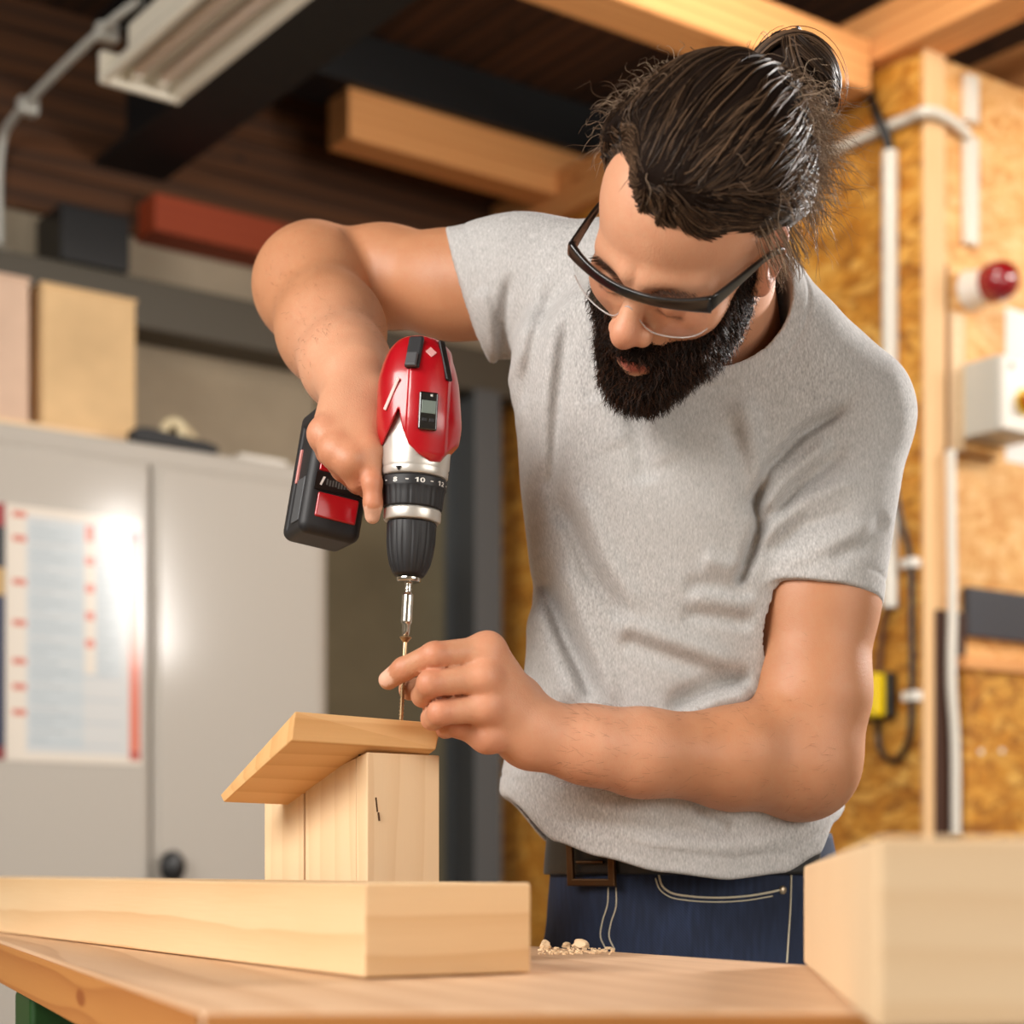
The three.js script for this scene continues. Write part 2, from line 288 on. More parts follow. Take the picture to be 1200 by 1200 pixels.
// ---------------------------------------------------------------- things along the back wall
{
  // steel cabinet
  const CV = 3.81, c = roomThing('steel_cabinet', 1.745, 0, 4.03, 'tall light grey steel cabinet with two smooth doors behind the man', 'cabinet');
  rb(c, 'body', [1.27, 2.22], [0.06, 1.95], [CV + 0.02, 4.27], M.cabinet, 0.008);
  rb(c, 'plinth', [1.28, 2.21], [0, 0.06], [CV + 0.04, 4.26], M.steelGrey, 0.003);
  const shut = (u) => { const d = rb(c, 'door', u, [0.09, 1.905], [CV, CV + 0.024], M.cabinet, 0.010, 0, 0); return d; };
  const d1 = shut([1.29, 1.744]), d2 = shut([1.750, 2.20]);
  for (const [d, w] of [[d1, 0.454], [d2, 0.45]]) {
    const s = new THREE.Shape(), W = w / 2 - 0.018, H = 0.89, r = 0.02;
    s.moveTo(-W + r, -H); s.lineTo(W - r, -H); s.quadraticCurveTo(W, -H, W, -H + r); s.lineTo(W, H - r); s.quadraticCurveTo(W, H, W - r, H); s.lineTo(-W + r, H); s.quadraticCurveTo(-W, H, -W, H - r); s.lineTo(-W, -H + r); s.quadraticCurveTo(-W, -H, -W + r, -H);
    add(d, 'pressed_panel', boxUV(new THREE.ExtrudeGeometry(s, { depth: 0.001, bevelThickness: 0.004, bevelSize: 0.006, bevelSegments: 3, curveSegments: 6 })), M.cabinet, V(0, 0, 0.012));
  }
  const k = onV(203, 1016, CV - 0.03);
  const hg = new THREE.LatheGeometry([[0, -0.01], [0.018, -0.01], [0.018, 0.004], [0.026, 0.008], [0.032, 0.018], [0.033, 0.026], [0.028, 0.034], [0.016, 0.038], [0, 0.039]].map(([x, y]) => new THREE.Vector2(x, y)), 28); hg.rotateX(Math.PI / 2);
  const hl = local(c, k.u, k.y, CV - 0.004).sub(d2.position);
  const kn = add(d2, 'handle', hg, M.black, hl); kn.scale.set(0.95, 1.15, 1);
  kn.userData.label = 'round black door handle';

  // sheets held on the left door
  const sheet = (pts, draw, w, h, name, label) => {
    const q = pts.map(([x, y]) => onV(x, y, CV - 0.008)), u0 = q[0].u, u1 = q[1].u, y1 = q[0].y, y0 = q[2].y;
    const g = roomThing(name, (u0 + u1) / 2, y0, CV - 0.0075, label, 'poster');
    const pl = new THREE.BoxGeometry(u1 - u0, y1 - y0, 0.0012);
    const m = add(g, 'sheet', pl, [0, 1, 2, 3, 4, 5].map((i) => (i === 4 ? phy({ map: canvasTex(w, h, draw), color: 0xdcdcdc, roughness: 0.5, clearcoat: 0.26, clearcoatRoughness: 0.13 }) : M.whitePlastic)), V(0, (y1 - y0) / 2, 0));
    return [g, m, u0, u1, y0, y1];
  };
  sheet([[7, 590], [166, 612], [166, 897]], (g, w, h) => {
    g.fillStyle = '#dedfdd'; g.fillRect(0, 0, w, h);
    g.fillStyle = '#cfd9dd'; g.fillRect(w * 0.16, h * 0.045, w * 0.40, h * 0.9);
    g.fillStyle = '#d3dcdf'; g.fillRect(w * 0.66, h * 0.045, w * 0.18, h * 0.6);
    for (let i = 0; i < 20; i++) { g.fillStyle = i % 2 ? '#c6d0d6' : '#e2e4e2'; g.fillRect(w * 0.16, h * (0.05 + i * 0.046), w * (i < 13 ? 0.38 : 0.68), h * 0.008); }
    for (let i = 0; i < 26; i++) { g.fillStyle = '#b3bcc2'; g.fillRect(w * 0.18, h * (0.06 + i * 0.034), w * (0.12 + 0.2 * ((i * 7) % 5) / 5), h * 0.007); if (i < 18) g.fillRect(w * 0.66, h * (0.06 + i * 0.034), w * (0.07 + 0.1 * ((i * 3) % 5) / 5), h * 0.007); }
    g.fillStyle = '#f3e8d8'; g.fillRect(0, 0, w * 0.14, h); g.fillRect(w * 0.57, h * 0.06, w * 0.08, h * 0.58); g.fillRect(0, 0, w, h * 0.035); g.fillRect(0, h * 0.965, w, h * 0.035);
    for (const y of [0.035, 0.13, 0.30, 0.46, 0.61, 0.71, 0.81]) { g.fillStyle = '#e8836c'; g.fillRect(w * 0.045, h * (y - 0.012), w * 0.10, h * 0.024); g.fillStyle = '#cf5a48'; g.fillRect(w * 0.06, h * (y - 0.006), w * 0.05, h * 0.012); }
    for (const [y, s] of [[0.08, 2], [0.19, 1], [0.30, 1], [0.41, 1], [0.52, 1]]) { g.fillStyle = '#ec7f68'; g.fillRect(w * 0.575, h * (y - 0.016 * s), w * 0.065, h * 0.032 * s); }
    g.fillStyle = '#ee8a6c'; g.fillRect(w * 0.905, h * 0.05, w * 0.085, h * 0.93);
    g.fillStyle = '#cf3f30'; g.fillRect(w * 0.91, h * 0.05, w * 0.08, h * 0.05); g.fillStyle = '#c4432e'; g.fillRect(w * 0.91, h * 0.945, w * 0.08, h * 0.035);
    g.fillStyle = '#e9714f'; g.fillRect(w * 0.925, h * 0.60, w * 0.05, h * 0.34);
  }, 384, 640, 'planning_sheet', 'pale printed table with orange marks and a red edge strip on the left cabinet door');
  sheet([[-60, 582], [6, 590], [6, 890]], (g, w, h) => {
    g.fillStyle = '#1c2348'; g.fillRect(0, 0, w, h); g.fillStyle = '#a81f22'; g.fillRect(0, 0, w, h * 0.09);
    g.fillStyle = '#17181f'; g.fillRect(0, h * 0.09, w, h * 0.15); g.fillStyle = '#cfa867'; g.fillRect(0, h * 0.25, w, h * 0.11); g.fillStyle = '#8c1d20'; g.fillRect(0, h * 0.95, w, h * 0.05);
  }, 256, 512, 'wall_poster', 'dark blue and red poster at the left edge of the cabinet door');

  // on top of the cabinet
  const pk = roomThing('shelf_plank', 1.53, 1.95, 4.07, 'flat wooden plank under the two boxes on the cabinet', 'plank'); rb(pk, 'board', [1.28, 1.775], [1.951, 1.985], [3.93, 4.21], M.pine2, 0.004);
  const carton = (u, y, v, m, label) => {
    const g = roomThing('storage_box', (u[0] + u[1]) / 2, y[0], (v[0] + v[1]) / 2, label, 'box', 'boxes on top of the cabinet');
    rb(g, 'carton', u, y, v, m, 0.008);
    rb(g, 'lid_flap', [u[0] - 0.002, u[1] + 0.002], [y[1] - 0.004, y[1] + 0.004], [v[0] - 0.002, (v[0] + v[1]) / 2 - 0.002], m, 0.002);
    rb(g, 'lid_flap', [u[0] - 0.002, u[1] + 0.002], [y[1] - 0.004, y[1] + 0.004], [(v[0] + v[1]) / 2 + 0.002, v[1] + 0.002], m, 0.002);
    return g;
  };
  carton([1.540, 1.772], [1.986, 2.312], [3.95, 4.16], M.card, 'tan box on top of the cabinet, standing right of the pinkish one');
  carton([1.285, 1.512], [1.986, 2.312], [3.95, 4.16], M.cardPink, 'pinkish beige box on top of the cabinet, at the left edge of the photo');
  const q = onV(207, 503, 3.9), rollG = roomThing('paper_roll', q.u, 1.951, 3.93, 'short cream roll lying on the cabinet beside the tan box', 'roll');
  const rg = new THREE.LatheGeometry([[0.012, 0], [0.030, 0], [0.032, 0.003], [0.032, 0.117], [0.030, 0.12], [0.012, 0.12], [0.012, 0]].map(([x, y]) => new THREE.Vector2(x, y)), 26); rg.rotateX(-Math.PI / 2);
  add(rollG, 'roll', rg, std({ color: 0xd9c9a4, roughness: 0.9 }), V(0, 0.062, 0.01)).rotation.y = -0.7;
  const tg = roomThing('hand_tool', q.u - 0.03, 1.951, 3.86, 'low dark tool lying in front of the cream roll on the cabinet', 'tool');
  const ts = new THREE.Shape(); ts.moveTo(-0.11, 0); ts.lineTo(0.10, 0); ts.quadraticCurveTo(0.11, 0.012, 0.07, 0.018); ts.lineTo(-0.02, 0.026); ts.quadraticCurveTo(-0.1, 0.036, -0.11, 0.02); ts.closePath();
  add(tg, 'tool_body', boxUV(new THREE.ExtrudeGeometry(ts, { depth: 0.03, bevelSize: 0.003, bevelThickness: 0.003, bevelSegments: 2 })), M.rubber, V(0, 0.003, 0));
  const pt = onV(300, 540, 3.9), ps = roomThing('papers', pt.u, 1.951, 3.95, 'flat stack of white papers on the right end of the cabinet', 'papers');
  for (let i = 0; i < 3; i++) { const s = add(ps, 'sheet', rbox(0.13, 0.004, 0.2, 0.001), M.whitePlastic, V(rr(-0.005, 0.005) - 0.01, 0.0025 + i * 0.0045, 0)); s.rotation.y = rr(-0.1, 0.1); }

  // fluorescent fitting and its cable duct under the ceiling
  const a = onV(166, 112, 3.55), L0 = 2.0, FX = 1.60;
  const lf = roomThing('light_fitting', FX, 2.62, 2.9, 'unlit white fluorescent ceiling fitting with a mirror trough and two tubes', 'ceiling light');
  const prof = new THREE.Shape(); [[-0.09, 0], [-0.075, 0], [-0.045, 0.035], [-0.012, 0.035], [0, 0.012], [0.012, 0.035], [0.045, 0.035], [0.075, 0], [0.09, 0], [0.09, 0.014], [0.055, 0.06], [-0.055, 0.06], [-0.09, 0.014]].forEach(([x, y], i) => (i ? prof.lineTo(x, y) : prof.moveTo(x, y))); prof.closePath();
  const white = std({ color: 0xe3dccb, roughness: 0.45 });
  add(lf, 'trough', boxUV(new THREE.ExtrudeGeometry(prof, { depth: 1.35, bevelEnabled: false }), 2), white, local(lf, FX, 2.62, 3.54));
  rb(lf, 'end_cap', [FX - 0.092, FX + 0.092], [2.618, 2.684], [3.535, 3.553], white, 0.004);
  rb(lf, 'gear_housing', [FX - 0.05, FX + 0.05], [2.68, 2.735], [2.25, 3.5], white, 0.006, 2);
  for (const s of [-1, 1]) {
    const tb = new THREE.CylinderGeometry(0.012, 0.012, 1.26, 18); tb.rotateX(Math.PI / 2);
    add(lf, 'tube', tb, std({ color: 0xd7c3b2, roughness: 0.25 }), local(lf, FX + s * 0.030, 2.640, 2.86));
    rb(lf, 'tube_holder', [FX + s * 0.030 - 0.011, FX + s * 0.030 + 0.011], [2.625, 2.665], [3.490, 3.520], white, 0.003);
  }
  for (const v of [2.5, 3.2]) rb(lf, 'hanger', [FX - 0.006, FX + 0.006], [2.73, TOP], [v, v + 0.012], M.greyPlastic, 0.001);
  const duct = thing('cable_duct', R(1.50, 2.765, 3.6), TURN, 'thin light grey cable pipe running from the ceiling fitting to the back wall', 'pipe');
  roomBase.set(duct, [1.50, 2.765, 3.6]);
  add(duct, 'pipe', tubeGeo([[2.765, 3.45, 1.555], [2.765, 3.55, 1.545], [2.765, 4.18, 1.555], [2.755, 4.245, 1.56], [2.70, 4.275, 1.56], [2.5, 4.285, 1.562]].map(([y, v, u]) => local(duct, u, y, v)), 0.0095, 60, 12), M.greyPlastic);
  for (const [y, v] of [[2.765, 3.62], [2.765, 4.08], [2.47, 4.285]]) rb(duct, 'clip', [1.535, 1.58], [y - 0.018, y + 0.018], [v - 0.012, v + 0.02], M.greyPlastic, 0.004);
}
// ---------------------------------------------------------------- things on the partition
{
  const box = (g, name, [x0, y0], [x1, y1], v, dep, m, r = 0.004) => { const a = onV(x0, y0, v), b = onV(x1, y1, v); return rb(g, name, [a.u, b.u], [b.y, a.y], [v - dep, v], m, r); };
  const pipeM = std({ color: 0xdcd6ca, roughness: 0.4 });
  // left face, u = 3.09
  const W = 3.09, p = (x, y, o = 0.02) => { const q = onU(x, y, W - o); return [q.u, q.y, q.v]; };
  const run = (name, pts, r, m, label, cat, clips) => {
    const g = roomThing(name, ...pts[0], label, cat);
    add(g, cat === 'cable' ? 'cable' : 'pipe', tubeGeo(pts.map((q) => local(g, ...q)), r, pts.length * 14, 12), m);
    for (const [x, y] of clips || []) { const q = p(x, y, 0.015); rb(g, 'clip', [q[0] - 0.012, q[0] + 0.016], [q[1] - 0.011, q[1] + 0.011], [q[2] - 0.02, q[2] + 0.02], M.whitePlastic, 0.003); }
    return g;
  };
  { const a = p(1043, 178), b = p(1043, 712); const g = run('conduit_pipe', [a, [a[0], (a[1] + b[1]) / 2, a[2]], [a[0], b[1], a[2]]], 0.0185, pipeM, 'upright white conduit pipe on the chipboard behind the man\'s shoulder', 'pipe'); }
  run('black_cable', [p(1012, 62), p(1016, 95), p(1027, 132, 0.045), p(1040, 165, 0.03), p(1043, 182)], 0.0115, M.black, 'thick black cable dropping into the top of the upright conduit', 'cable');
  run('brown_cable', [p(1043, 700), p(1035, 730), p(1031, 770), p(1030, 796)], 0.006, std({ color: 0x5a3417, roughness: 0.6 }), 'short brown cable between the conduit and the yellow switch box', 'cable');
  const lp = onU(1033, 845, W - 0.035);
  run('looped_cable', [p(1046, 560, 0.055), p(1056, 612, 0.04), p(1066, 655), p(1068, 740), p(1068, 815), p(1064, 868), p(1048, 893), p(1033, 882), p(1028, 858), p(1030, 836, 0.03)], 0.0068, M.black, 'black cable looping down beside the yellow switch box, held by white clips', 'cable', [[1066, 660], [1068, 816]]);
  { const a = p(830, 245, 0.014), b = p(1000, 166, 0.014), c = p(1066, 138, 0.014);
    const v0 = onV(1096, 132, 2.67), v1 = onV(1120, 145, 2.676), v2 = onV(1134, 158, 2.68);
    run('white_cable_pipe', [a, b, c, [3.068, c[1] - 0.005, 2.672], [v0.u, v0.y, v0.v], [v1.u, v1.y, v1.v], [v2.u, v2.y, v2.v]], 0.0125, pipeM, 'white cable pipe bent round the corner of the chipboard partition', 'pipe'); }
  { const q = onU(1032, 817, W), g = roomThing('switch_box', W, q.y, q.v, 'yellow push-button box on the chipboard beside the man\'s elbow', 'switch');
    rb(g, 'backplate', [W - 0.03, W], [q.y - 0.052, q.y + 0.052], [q.v - 0.052, q.v + 0.045], M.black, 0.006);
    const cov = rb(g, 'cover', [W - 0.066, W - 0.028], [q.y - 0.049, q.y + 0.049], [q.v - 0.043, q.v + 0.043], std({ color: 0xe6c512, roughness: 0.4 }), 0.008);
    const b = new THREE.LatheGeometry([[0, 0.016], [0.012, 0.015], [0.017, 0.010], [0.018, 0], [0, 0]].map(([x, y]) => new THREE.Vector2(x, y)), 24); b.rotateZ(Math.PI / 2);
    add(cov, 'button', b, M.black, V(-0.018, 0.0, 0.005)).userData.label = 'black push button'; }
  // right face, v = 2.70
  const S = 2.70;
  const stripe = (x, y0, y1, w, name, label) => { const a = onV(x - w / 2, y0, S), b = onV(x + w / 2, y1, S), g = roomThing(name, (a.u + b.u) / 2, b.y, S, label, 'cable duct'); rb(g, 'duct', [a.u, b.u], [b.y, a.y], [S - 0.02, S], pipeM, 0.004, 1); return g; };
  stripe(1133, 88, 148, 14, 'cable_duct', 'short white cable duct high on the bright partition face, above the bent pipe');
  stripe(1133, 160, 291, 14, 'cable_duct', 'white cable duct on the bright partition face, ending above the red lamp');
  { const g = roomThing('white_conduit', ...Object.values(onV(1116, 540, S - 0.015)).slice(0, 3), 'long thin white pipe running down the bright partition face below the grey box', 'pipe');
    const q = (x, y) => { const t = onV(x, y, S - 0.036); return local(g, t.u, t.y, t.v); };
    add(g, 'pipe', tubeGeo([q(1114, 528), q(1115, 620), q(1116, 700), q(1115, 800), q(1119, 865), q(1120, 980)], 0.0115, 70, 12), pipeM); }
  { const q = onV(1136, 341, S), g = roomThing('signal_lamp', q.u, q.y, S, 'red dome signal lamp on a white base, mounted on the partition', 'lamp');
    const b = new THREE.LatheGeometry([[0, 0], [0.046, 0], [0.046, 0.006], [0.041, 0.012], [0.041, 0.057], [0.038, 0.062], [0, 0.062]].map(([x, y]) => new THREE.Vector2(x, y)), 36); b.rotateX(Math.PI / 2);
    add(g, 'base', b, M.whitePlastic);
    const d = new THREE.LatheGeometry([[0.043, 0], [0.046, 0.006], [0.046, 0.026], [0.043, 0.044], [0.034, 0.058], [0.018, 0.066], [0, 0.068]].map(([x, y]) => new THREE.Vector2(x, y)), 36); d.rotateX(Math.PI / 2);
    add(g, 'dome', d, phy({ color: 0x8c0a18, roughness: 0.12, clearcoat: 1 }), V(0, 0, 0.058)).userData.label = 'glossy dark red dome'; }
  { const g = roomThing('recessed_board', 3.2, 1.6, S, 'upright brown slot with a wooden strip beside the grey switch box', 'board');
    box(g, 'slot', [1099, 308], [1110, 530], S - 0.001, 0.004, std({ color: 0x8a5a34, roughness: 0.8 }), 0.001);
    box(g, 'strip', [1111, 365], [1126, 532], S, 0.012, M.pine2, 0.003);
    box(g, 'ledge', [1100, 529], [1160, 540], S, 0.02, std({ color: 0x9a5f2c, roughness: 0.7 }), 0.003); }
  { const g = roomThing('paper_notice', 3.5, 1.6, S, 'white paper notice behind the grey switch box at the right edge', 'notice'); box(g, 'sheet', [1178, 360], [1235, 552], S, 0.002, std({ color: 0xf4f1ee, roughness: 0.8 }), 0.0005); }
  { const a = onV(1146, 432, S - 0.003), b = onV(1218, 522, S - 0.003), H = 0.105, g = roomThing('switch_cabinet', a.u, b.y, S, 'light grey switch cabinet with a red and yellow stop button, right edge', 'switch');
    const uu = [onV(1127, 440, S - 0.003).u, onV(1127, 440, S - 0.003).u + 0.15], yy = [onV(1150, 520, S).y, onV(1150, 433, S).y];
    const hb = rb(g, 'housing', uu, yy, [S - H, S - 0.003], M.greyPlastic, 0.006), w = uu[1] - uu[0], h = yy[1] - yy[0];
    rb(g, 'cover', [uu[0] + 0.002, uu[1] - 0.002], [yy[0] + 0.002, yy[1] - 0.002], [S - H - 0.012, S - H], M.whitePlastic, 0.006);
    const y3 = std({ color: 0xe9c820, roughness: 0.5 }), f = S - H - 0.012, cu = uu[0] + w * 0.52, cy = yy[0] + h * 0.42;
    const cyl = (r0, r1, t) => { const c = new THREE.CylinderGeometry(r0, r1, t, 28); c.rotateX(Math.PI / 2); return c; };
    add(g, 'warning_plate', cyl(0.031, 0.031, 0.002), y3, local(g, cu, cy, f - 0.001));
    const mb = new THREE.LatheGeometry([[0, 0.034], [0.016, 0.032], [0.024, 0.026], [0.024, 0.018], [0.012, 0.014], [0.012, 0], [0, 0]].map(([x, y]) => new THREE.Vector2(x, y)), 28); mb.rotateX(Math.PI / 2);
    add(g, 'stop_button', mb, std({ color: 0xb51a12, roughness: 0.35 }), local(g, cu, cy, f));
    add(g, 'screw', cyl(0.006, 0.006, 0.004), M.steelDark, local(g, uu[0] + 0.03, yy[1] - 0.025, f - 0.001));
    add(g, 'screw', cyl(0.006, 0.006, 0.004), M.steelDark, local(g, uu[1] - 0.03, yy[1] - 0.025, f - 0.001)); }
  { const g = roomThing('dark_panel', 3.4, 1.4, S, 'dark blue grey panel above the chipboard box on the right', 'panel'); box(g, 'panel', [1127, 688], [1300, 766], S, 0.018, std({ color: 0x3b3c44, roughness: 0.55 }), 0.003); }
  { const g = roomThing('brown_post', 3.15, 0, S, 'dark brown upright post at the foot of the partition corner', 'post'); const a = onV(1089, 715, S), b = onV(1124, 900, S); rb(g, 'post', [a.u, b.u], [0, a.y], [S - 0.022, S - 0.012], std({ color: 0x3f2110, roughness: 0.6 }), 0.004, 1);
    const s = onV(1119, 775, S), t = onV(1136, 900, S), h = roomThing('black_rail', (s.u + t.u) / 2, 0, S, 'narrow black upright rail beside the dark brown post', 'rail'); rb(h, 'rail', [s.u + 0.03, t.u], [0, s.y], [S - 0.032, S - 0.022], M.black, 0.003, 1); }
  { const v = S - 0.002, a = onV(1134, 768, v - 0.052), g = roomThing('chipboard_box', a.u + 0.3, 0, v, 'chipboard box with a wooden rim standing against the partition, lower right', 'box');
    rb(g, 'front_board', [a.u, a.u + 0.7], [0.3, a.y - 0.03], [v - 0.052, v - 0.036], M.osb, 0.003, 1);
    rb(g, 'side_board', [a.u, a.u + 0.018], [0.3, a.y - 0.03], [v - 0.036, v], M.osb, 0.003, 1);
    rb(g, 'side_board', [a.u + 0.682, a.u + 0.7], [0.3, a.y - 0.03], [v - 0.036, v], M.osb, 0.003, 1);
    rb(g, 'top_board', [a.u - 0.006, a.u + 0.706], [a.y - 0.03, a.y], [v - 0.062, v], M.beam, 0.005);
    rb(g, 'bottom_board', [a.u, a.u + 0.7], [0.28, 0.3], [v - 0.052, v], M.osb, 0.003);
    for (const q of [a.u + 0.01, a.u + 0.65]) rb(g, 'leg', [q, q + 0.04], [0, 0.28], [v - 0.048, v - 0.008], M.beam, 0.004, 1);
    for (const [x, y] of [[1149, 881], [1174, 880]]) { const q = onV(x, y, v - 0.054), c = new THREE.CylinderGeometry(0.006, 0.006, 0.006, 16); c.rotateX(Math.PI / 2); add(g, 'screw', c, M.whitePlastic, local(g, q.u, q.y, q.v)); } }
  for (const [k, label] of [[3, 'long added fill light over the bay right of the partition corner'], [4, 'added fill light above the man, turned to the side of the chipboard partition']]) { const [nm, c, to, w, h, col] = GLOW[k], g = thing(nm, c, 0, label, 'lamp');
    g.lookAt(to); add(g, 'housing', rbox(w + 0.04, h + 0.04, 0.05, 0.01), M.whitePlastic, V(0, 0, -0.045)); add(g, 'diffuser', rbox(w, h, 0.01, 0.004), std({ color: 0xeeeeee, emissive: col, emissiveIntensity: 5, roughness: 0.5 }), V(0, 0, -0.014));
    for (const s of [-0.38 * w, 0.38 * w]) { const a = V(s, 0, -0.06), q = g.localToWorld(a.clone()).setY(TOP + 0.01); g.worldToLocal(q); add(g, 'hanger', tubeGeo([a, a.clone().lerp(q, 0.5), q], 0.006, 6, 8), M.greyPlastic); } }
  // work light outside the frame, hung from the ceiling, that rims the man from behind
  { const [, c, to, w, h, col] = GLOW[2], g = thing('work_light', c, 0, 'slim hanging work light behind the man on the right', 'lamp');
    g.lookAt(to);
    add(g, 'housing', rbox(w + 0.05, h + 0.05, 0.06, 0.01), M.steelDark, V(0, 0, -0.05));
    add(g, 'diffuser', rbox(w, h, 0.01, 0.004), std({ color: 0xeeeeee, emissive: col, emissiveIntensity: 6, roughness: 0.5 }), V(0, 0, -0.014));
    const q = g.worldToLocal(c.clone().setY(TOP + 0.01));
    add(g, 'hanger', tubeGeo([V(0, 0.1, -0.08), V(0, 0.1, -0.08).lerp(q, 0.5), q], 0.008, 8, 8), M.steelDark); }
}
// ---------------------------------------------------------------- workbench and timber
const TAB = 0.90;
const lift = (p, y) => V(p.x, y, p.z);
{
  const g = thing('workbench', V(0, 0, 0), 0, 'wooden workbench with a worn thick top on green metal legs', 'workbench');
  const fl = lift(at(236, 1183, 0.863), 0), fr = V(0.452, 0, -0.86), bl = V(-0.148 - 0.334 * 1.85, 0, -0.863 - 0.832 * 1.85), br = V(0.452 - 0.512 * 1.79, 0, -0.86 - 0.859 * 1.79);
  const lev = (y) => [fl, fr, bl, br].map((p) => lift(p, y));
  const lo = lev(TAB - 0.04), hi = lev(TAB);
  add(g, 'top', hexa([lo[0], lo[1], hi[0], hi[1], lo[2], lo[3], hi[2], hi[3]], 0.0035, 2, 0.4), M.bench);
  const edgeM = std({ map: T.beam, color: 0xcdbf9c, roughness: 0.6 });
  const edge = (a, b) => { const n = V(b.z - a.z, 0, a.x - b.x).normalize(), mid = fl.clone().lerp(br, 0.5).sub(a); if (n.dot(mid) > 0) n.negate(); const t = b.clone().sub(a).normalize(), p = a.clone().addScaledVector(t, 0.002), q = b.clone().addScaledVector(t, -0.002), o = (v, y, k) => lift(v, y).addScaledVector(n, k), y0 = TAB - 0.039, y1 = TAB - 0.0025; add(g, 'edge_strip', hexa([o(p, y0, 0.0002), o(q, y0, 0.0002), o(p, y1, 0.0002), o(q, y1, 0.0002), o(p, y0, 0.0022), o(q, y0, 0.0022), o(p, y1, 0.0022), o(q, y1, 0.0022)], 0.0006, 0, rnd()), edgeM); };
  edge(fl, fr); edge(fl, bl); edge(fr, br); edge(bl, br);
  for (const [a, b] of [[0.48, 0.10], [0.45, 0.86], [0.93, 0.45], [0.90, 0.86]]) {
    const c = fl.clone().lerp(bl, a).lerp(fr.clone().lerp(br, a), b), leg = add(g, 'leg', rbox(0.075, TAB - 0.04, 0.075, 0.006, 1), M.green, V(c.x, (TAB - 0.04) / 2, c.z)); leg.rotation.y = 0.45;
  }
  const rail = (a0, b0, a1, b1, y) => { const p = fl.clone().lerp(bl, a0).lerp(fr.clone().lerp(br, a0), b0), q = fl.clone().lerp(bl, a1).lerp(fr.clone().lerp(br, a1), b1), L = p.distanceTo(q) - 0.075, m = add(g, 'rail', rbox(L, 0.06, 0.035, 0.004), M.green, p.clone().lerp(q, 0.5).setY(y)); m.rotation.y = -Math.atan2(q.z - p.z, q.x - p.x); };
  rail(0.45, 0.10, 0.93, 0.45, 0.30); rail(0.45, 0.86, 0.90, 0.86, 0.30); rail(0.45, 0.10, 0.45, 0.86, 0.38); rail(0.93, 0.45, 0.90, 0.86, 0.38);
  // front left batten
  const bt = thing('timber_batten', V(0, 0, 0), 0, 'long pale timber batten lying along the bench, its square end facing the camera', 'timber');
  const A = V(-0.0906, TAB + 0.0008, -1.1), ri = V(0.872, 0, -0.489), ba = V(-0.489, 0, -0.872), up = V(0, 0.0582, 0);
  const c8 = (o, x, w, y, z, l) => [0, 1, 2, 3, 4, 5, 6, 7].map((k) => { const p = o.clone(); if (k & 1) p.addScaledVector(x, w); if (k & 2) p.add(y); if (k & 4) p.addScaledVector(z, l); return p; });
  add(bt, 'batten', hexa(c8(A, ri, 0.118, up, ba, 1.27), 0.002, 2, 1.13), M.pine);
  // near block on the right
  const bk = thing('timber_block', V(0, 0, 0), 0, 'large pale timber block close to the camera at the lower right', 'timber');
  const p0 = lift(at(1027, 1200, 0.735), TAB + 0.001), p1 = lift(at(942, 1131, 1.262), TAB + 0.001), px = V(0.985, 0, -0.17);
  const q0 = lift(at(1027, 979, 0.735), EYE + 40 / F * 0.735), q1 = lift(at(942, 1018, 1.262), EYE + 6 / F * 1.262);
  add(bk, 'block', hexa([p0, p0.clone().addScaledVector(px, 0.15), q0, q0.clone().addScaledVector(px, 0.15), p1, p1.clone().addScaledVector(px, 0.15), q1, q1.clone().addScaledVector(px, 0.15)], 0.003, 0, 2.3), M.pine2);
  // the workpiece: a small slant-roofed wooden box
  const w = thing('wooden_box', V(0, 0, 0), 0, 'small upright pine box with a slanting board on top, being screwed together', 'workpiece');
  const C0 = V(-0.118, TAB + 0.001, -1.46), fr2 = V(0.82, 0, -0.572), bk2 = V(-0.572, 0, -0.82), t = 0.018;
  const topAt = (p) => { const L = p.clone().sub(C0).dot(bk2); return 1.0635 - 0.036 * L / 0.183; };
  const board = (o, x, wx, z, wz, name, mat, grain, off) => { const pts = [0, 1, 2, 3, 4, 5, 6, 7].map((k) => { const p = o.clone(); if (k & 1) p.addScaledVector(x, wx); if (k & 4) p.addScaledVector(z, wz); if (k & 2) p.y = topAt(p); return p; }); return add(w, name, hexa(pts, 0.0012, grain, off), mat); };
  board(C0.clone(), fr2, 0.070, bk2, t, 'front_board', M.pine2, 1, 0.3);
  board(C0.clone().addScaledVector(bk2, t + 0.0006), fr2, t, bk2, 0.107 - t - 0.0016, 'side_board', M.pine2, 1, 1.7);
  board(C0.clone().addScaledVector(bk2, 0.1095), fr2, t, bk2, 0.073, 'side_board', M.pine2, 1, 2.9);
  board(C0.clone().addScaledVector(bk2, t + 0.0006).addScaledVector(fr2, 0.052), fr2, t, bk2, 0.163, 'side_board', M.pine2, 1, 4.1);
  const crack = std({ color: 0x4a2c12, roughness: 0.9 });
  for (const [x, y, wd, h] of [[441, 943, 0.0016, 0.012], [444, 957, 0.0012, 0.007], [422, 893, 0.002, 0.014]]) { const m = add(w, 'crack', rbox(wd, h, 0.0016, 0.0004), crack, at(x, y, x < 430 ? 1.4745 : 1.4655)); m.rotation.y = x < 430 ? -0.95 : 0.61; m.rotation.z = 0.12; }
  const rA = at(341, 868, 1.425), rB = at(511, 878.5, 1.487), rC = at(262, 940, 1.545), rD = rC.clone().add(rB).sub(rA);
  const uA = at(346, 833, 1.42), uB = at(518, 847, 1.49), uC = at(258, 932, 1.55), uD = uC.clone().add(uB).sub(uA);
  // sits on the sloping tops: nudge so that the underside rests on the boards
  add(w, 'roof_board', hexa([rA, rB, uA, uB, rC, rD, uC, uD], 0.0015, 0, 0.62), std({ map: T.pine, color: 0xffecd0, roughness: 0.6, bumpMap: T.grit, bumpScale: 0.0002 }));
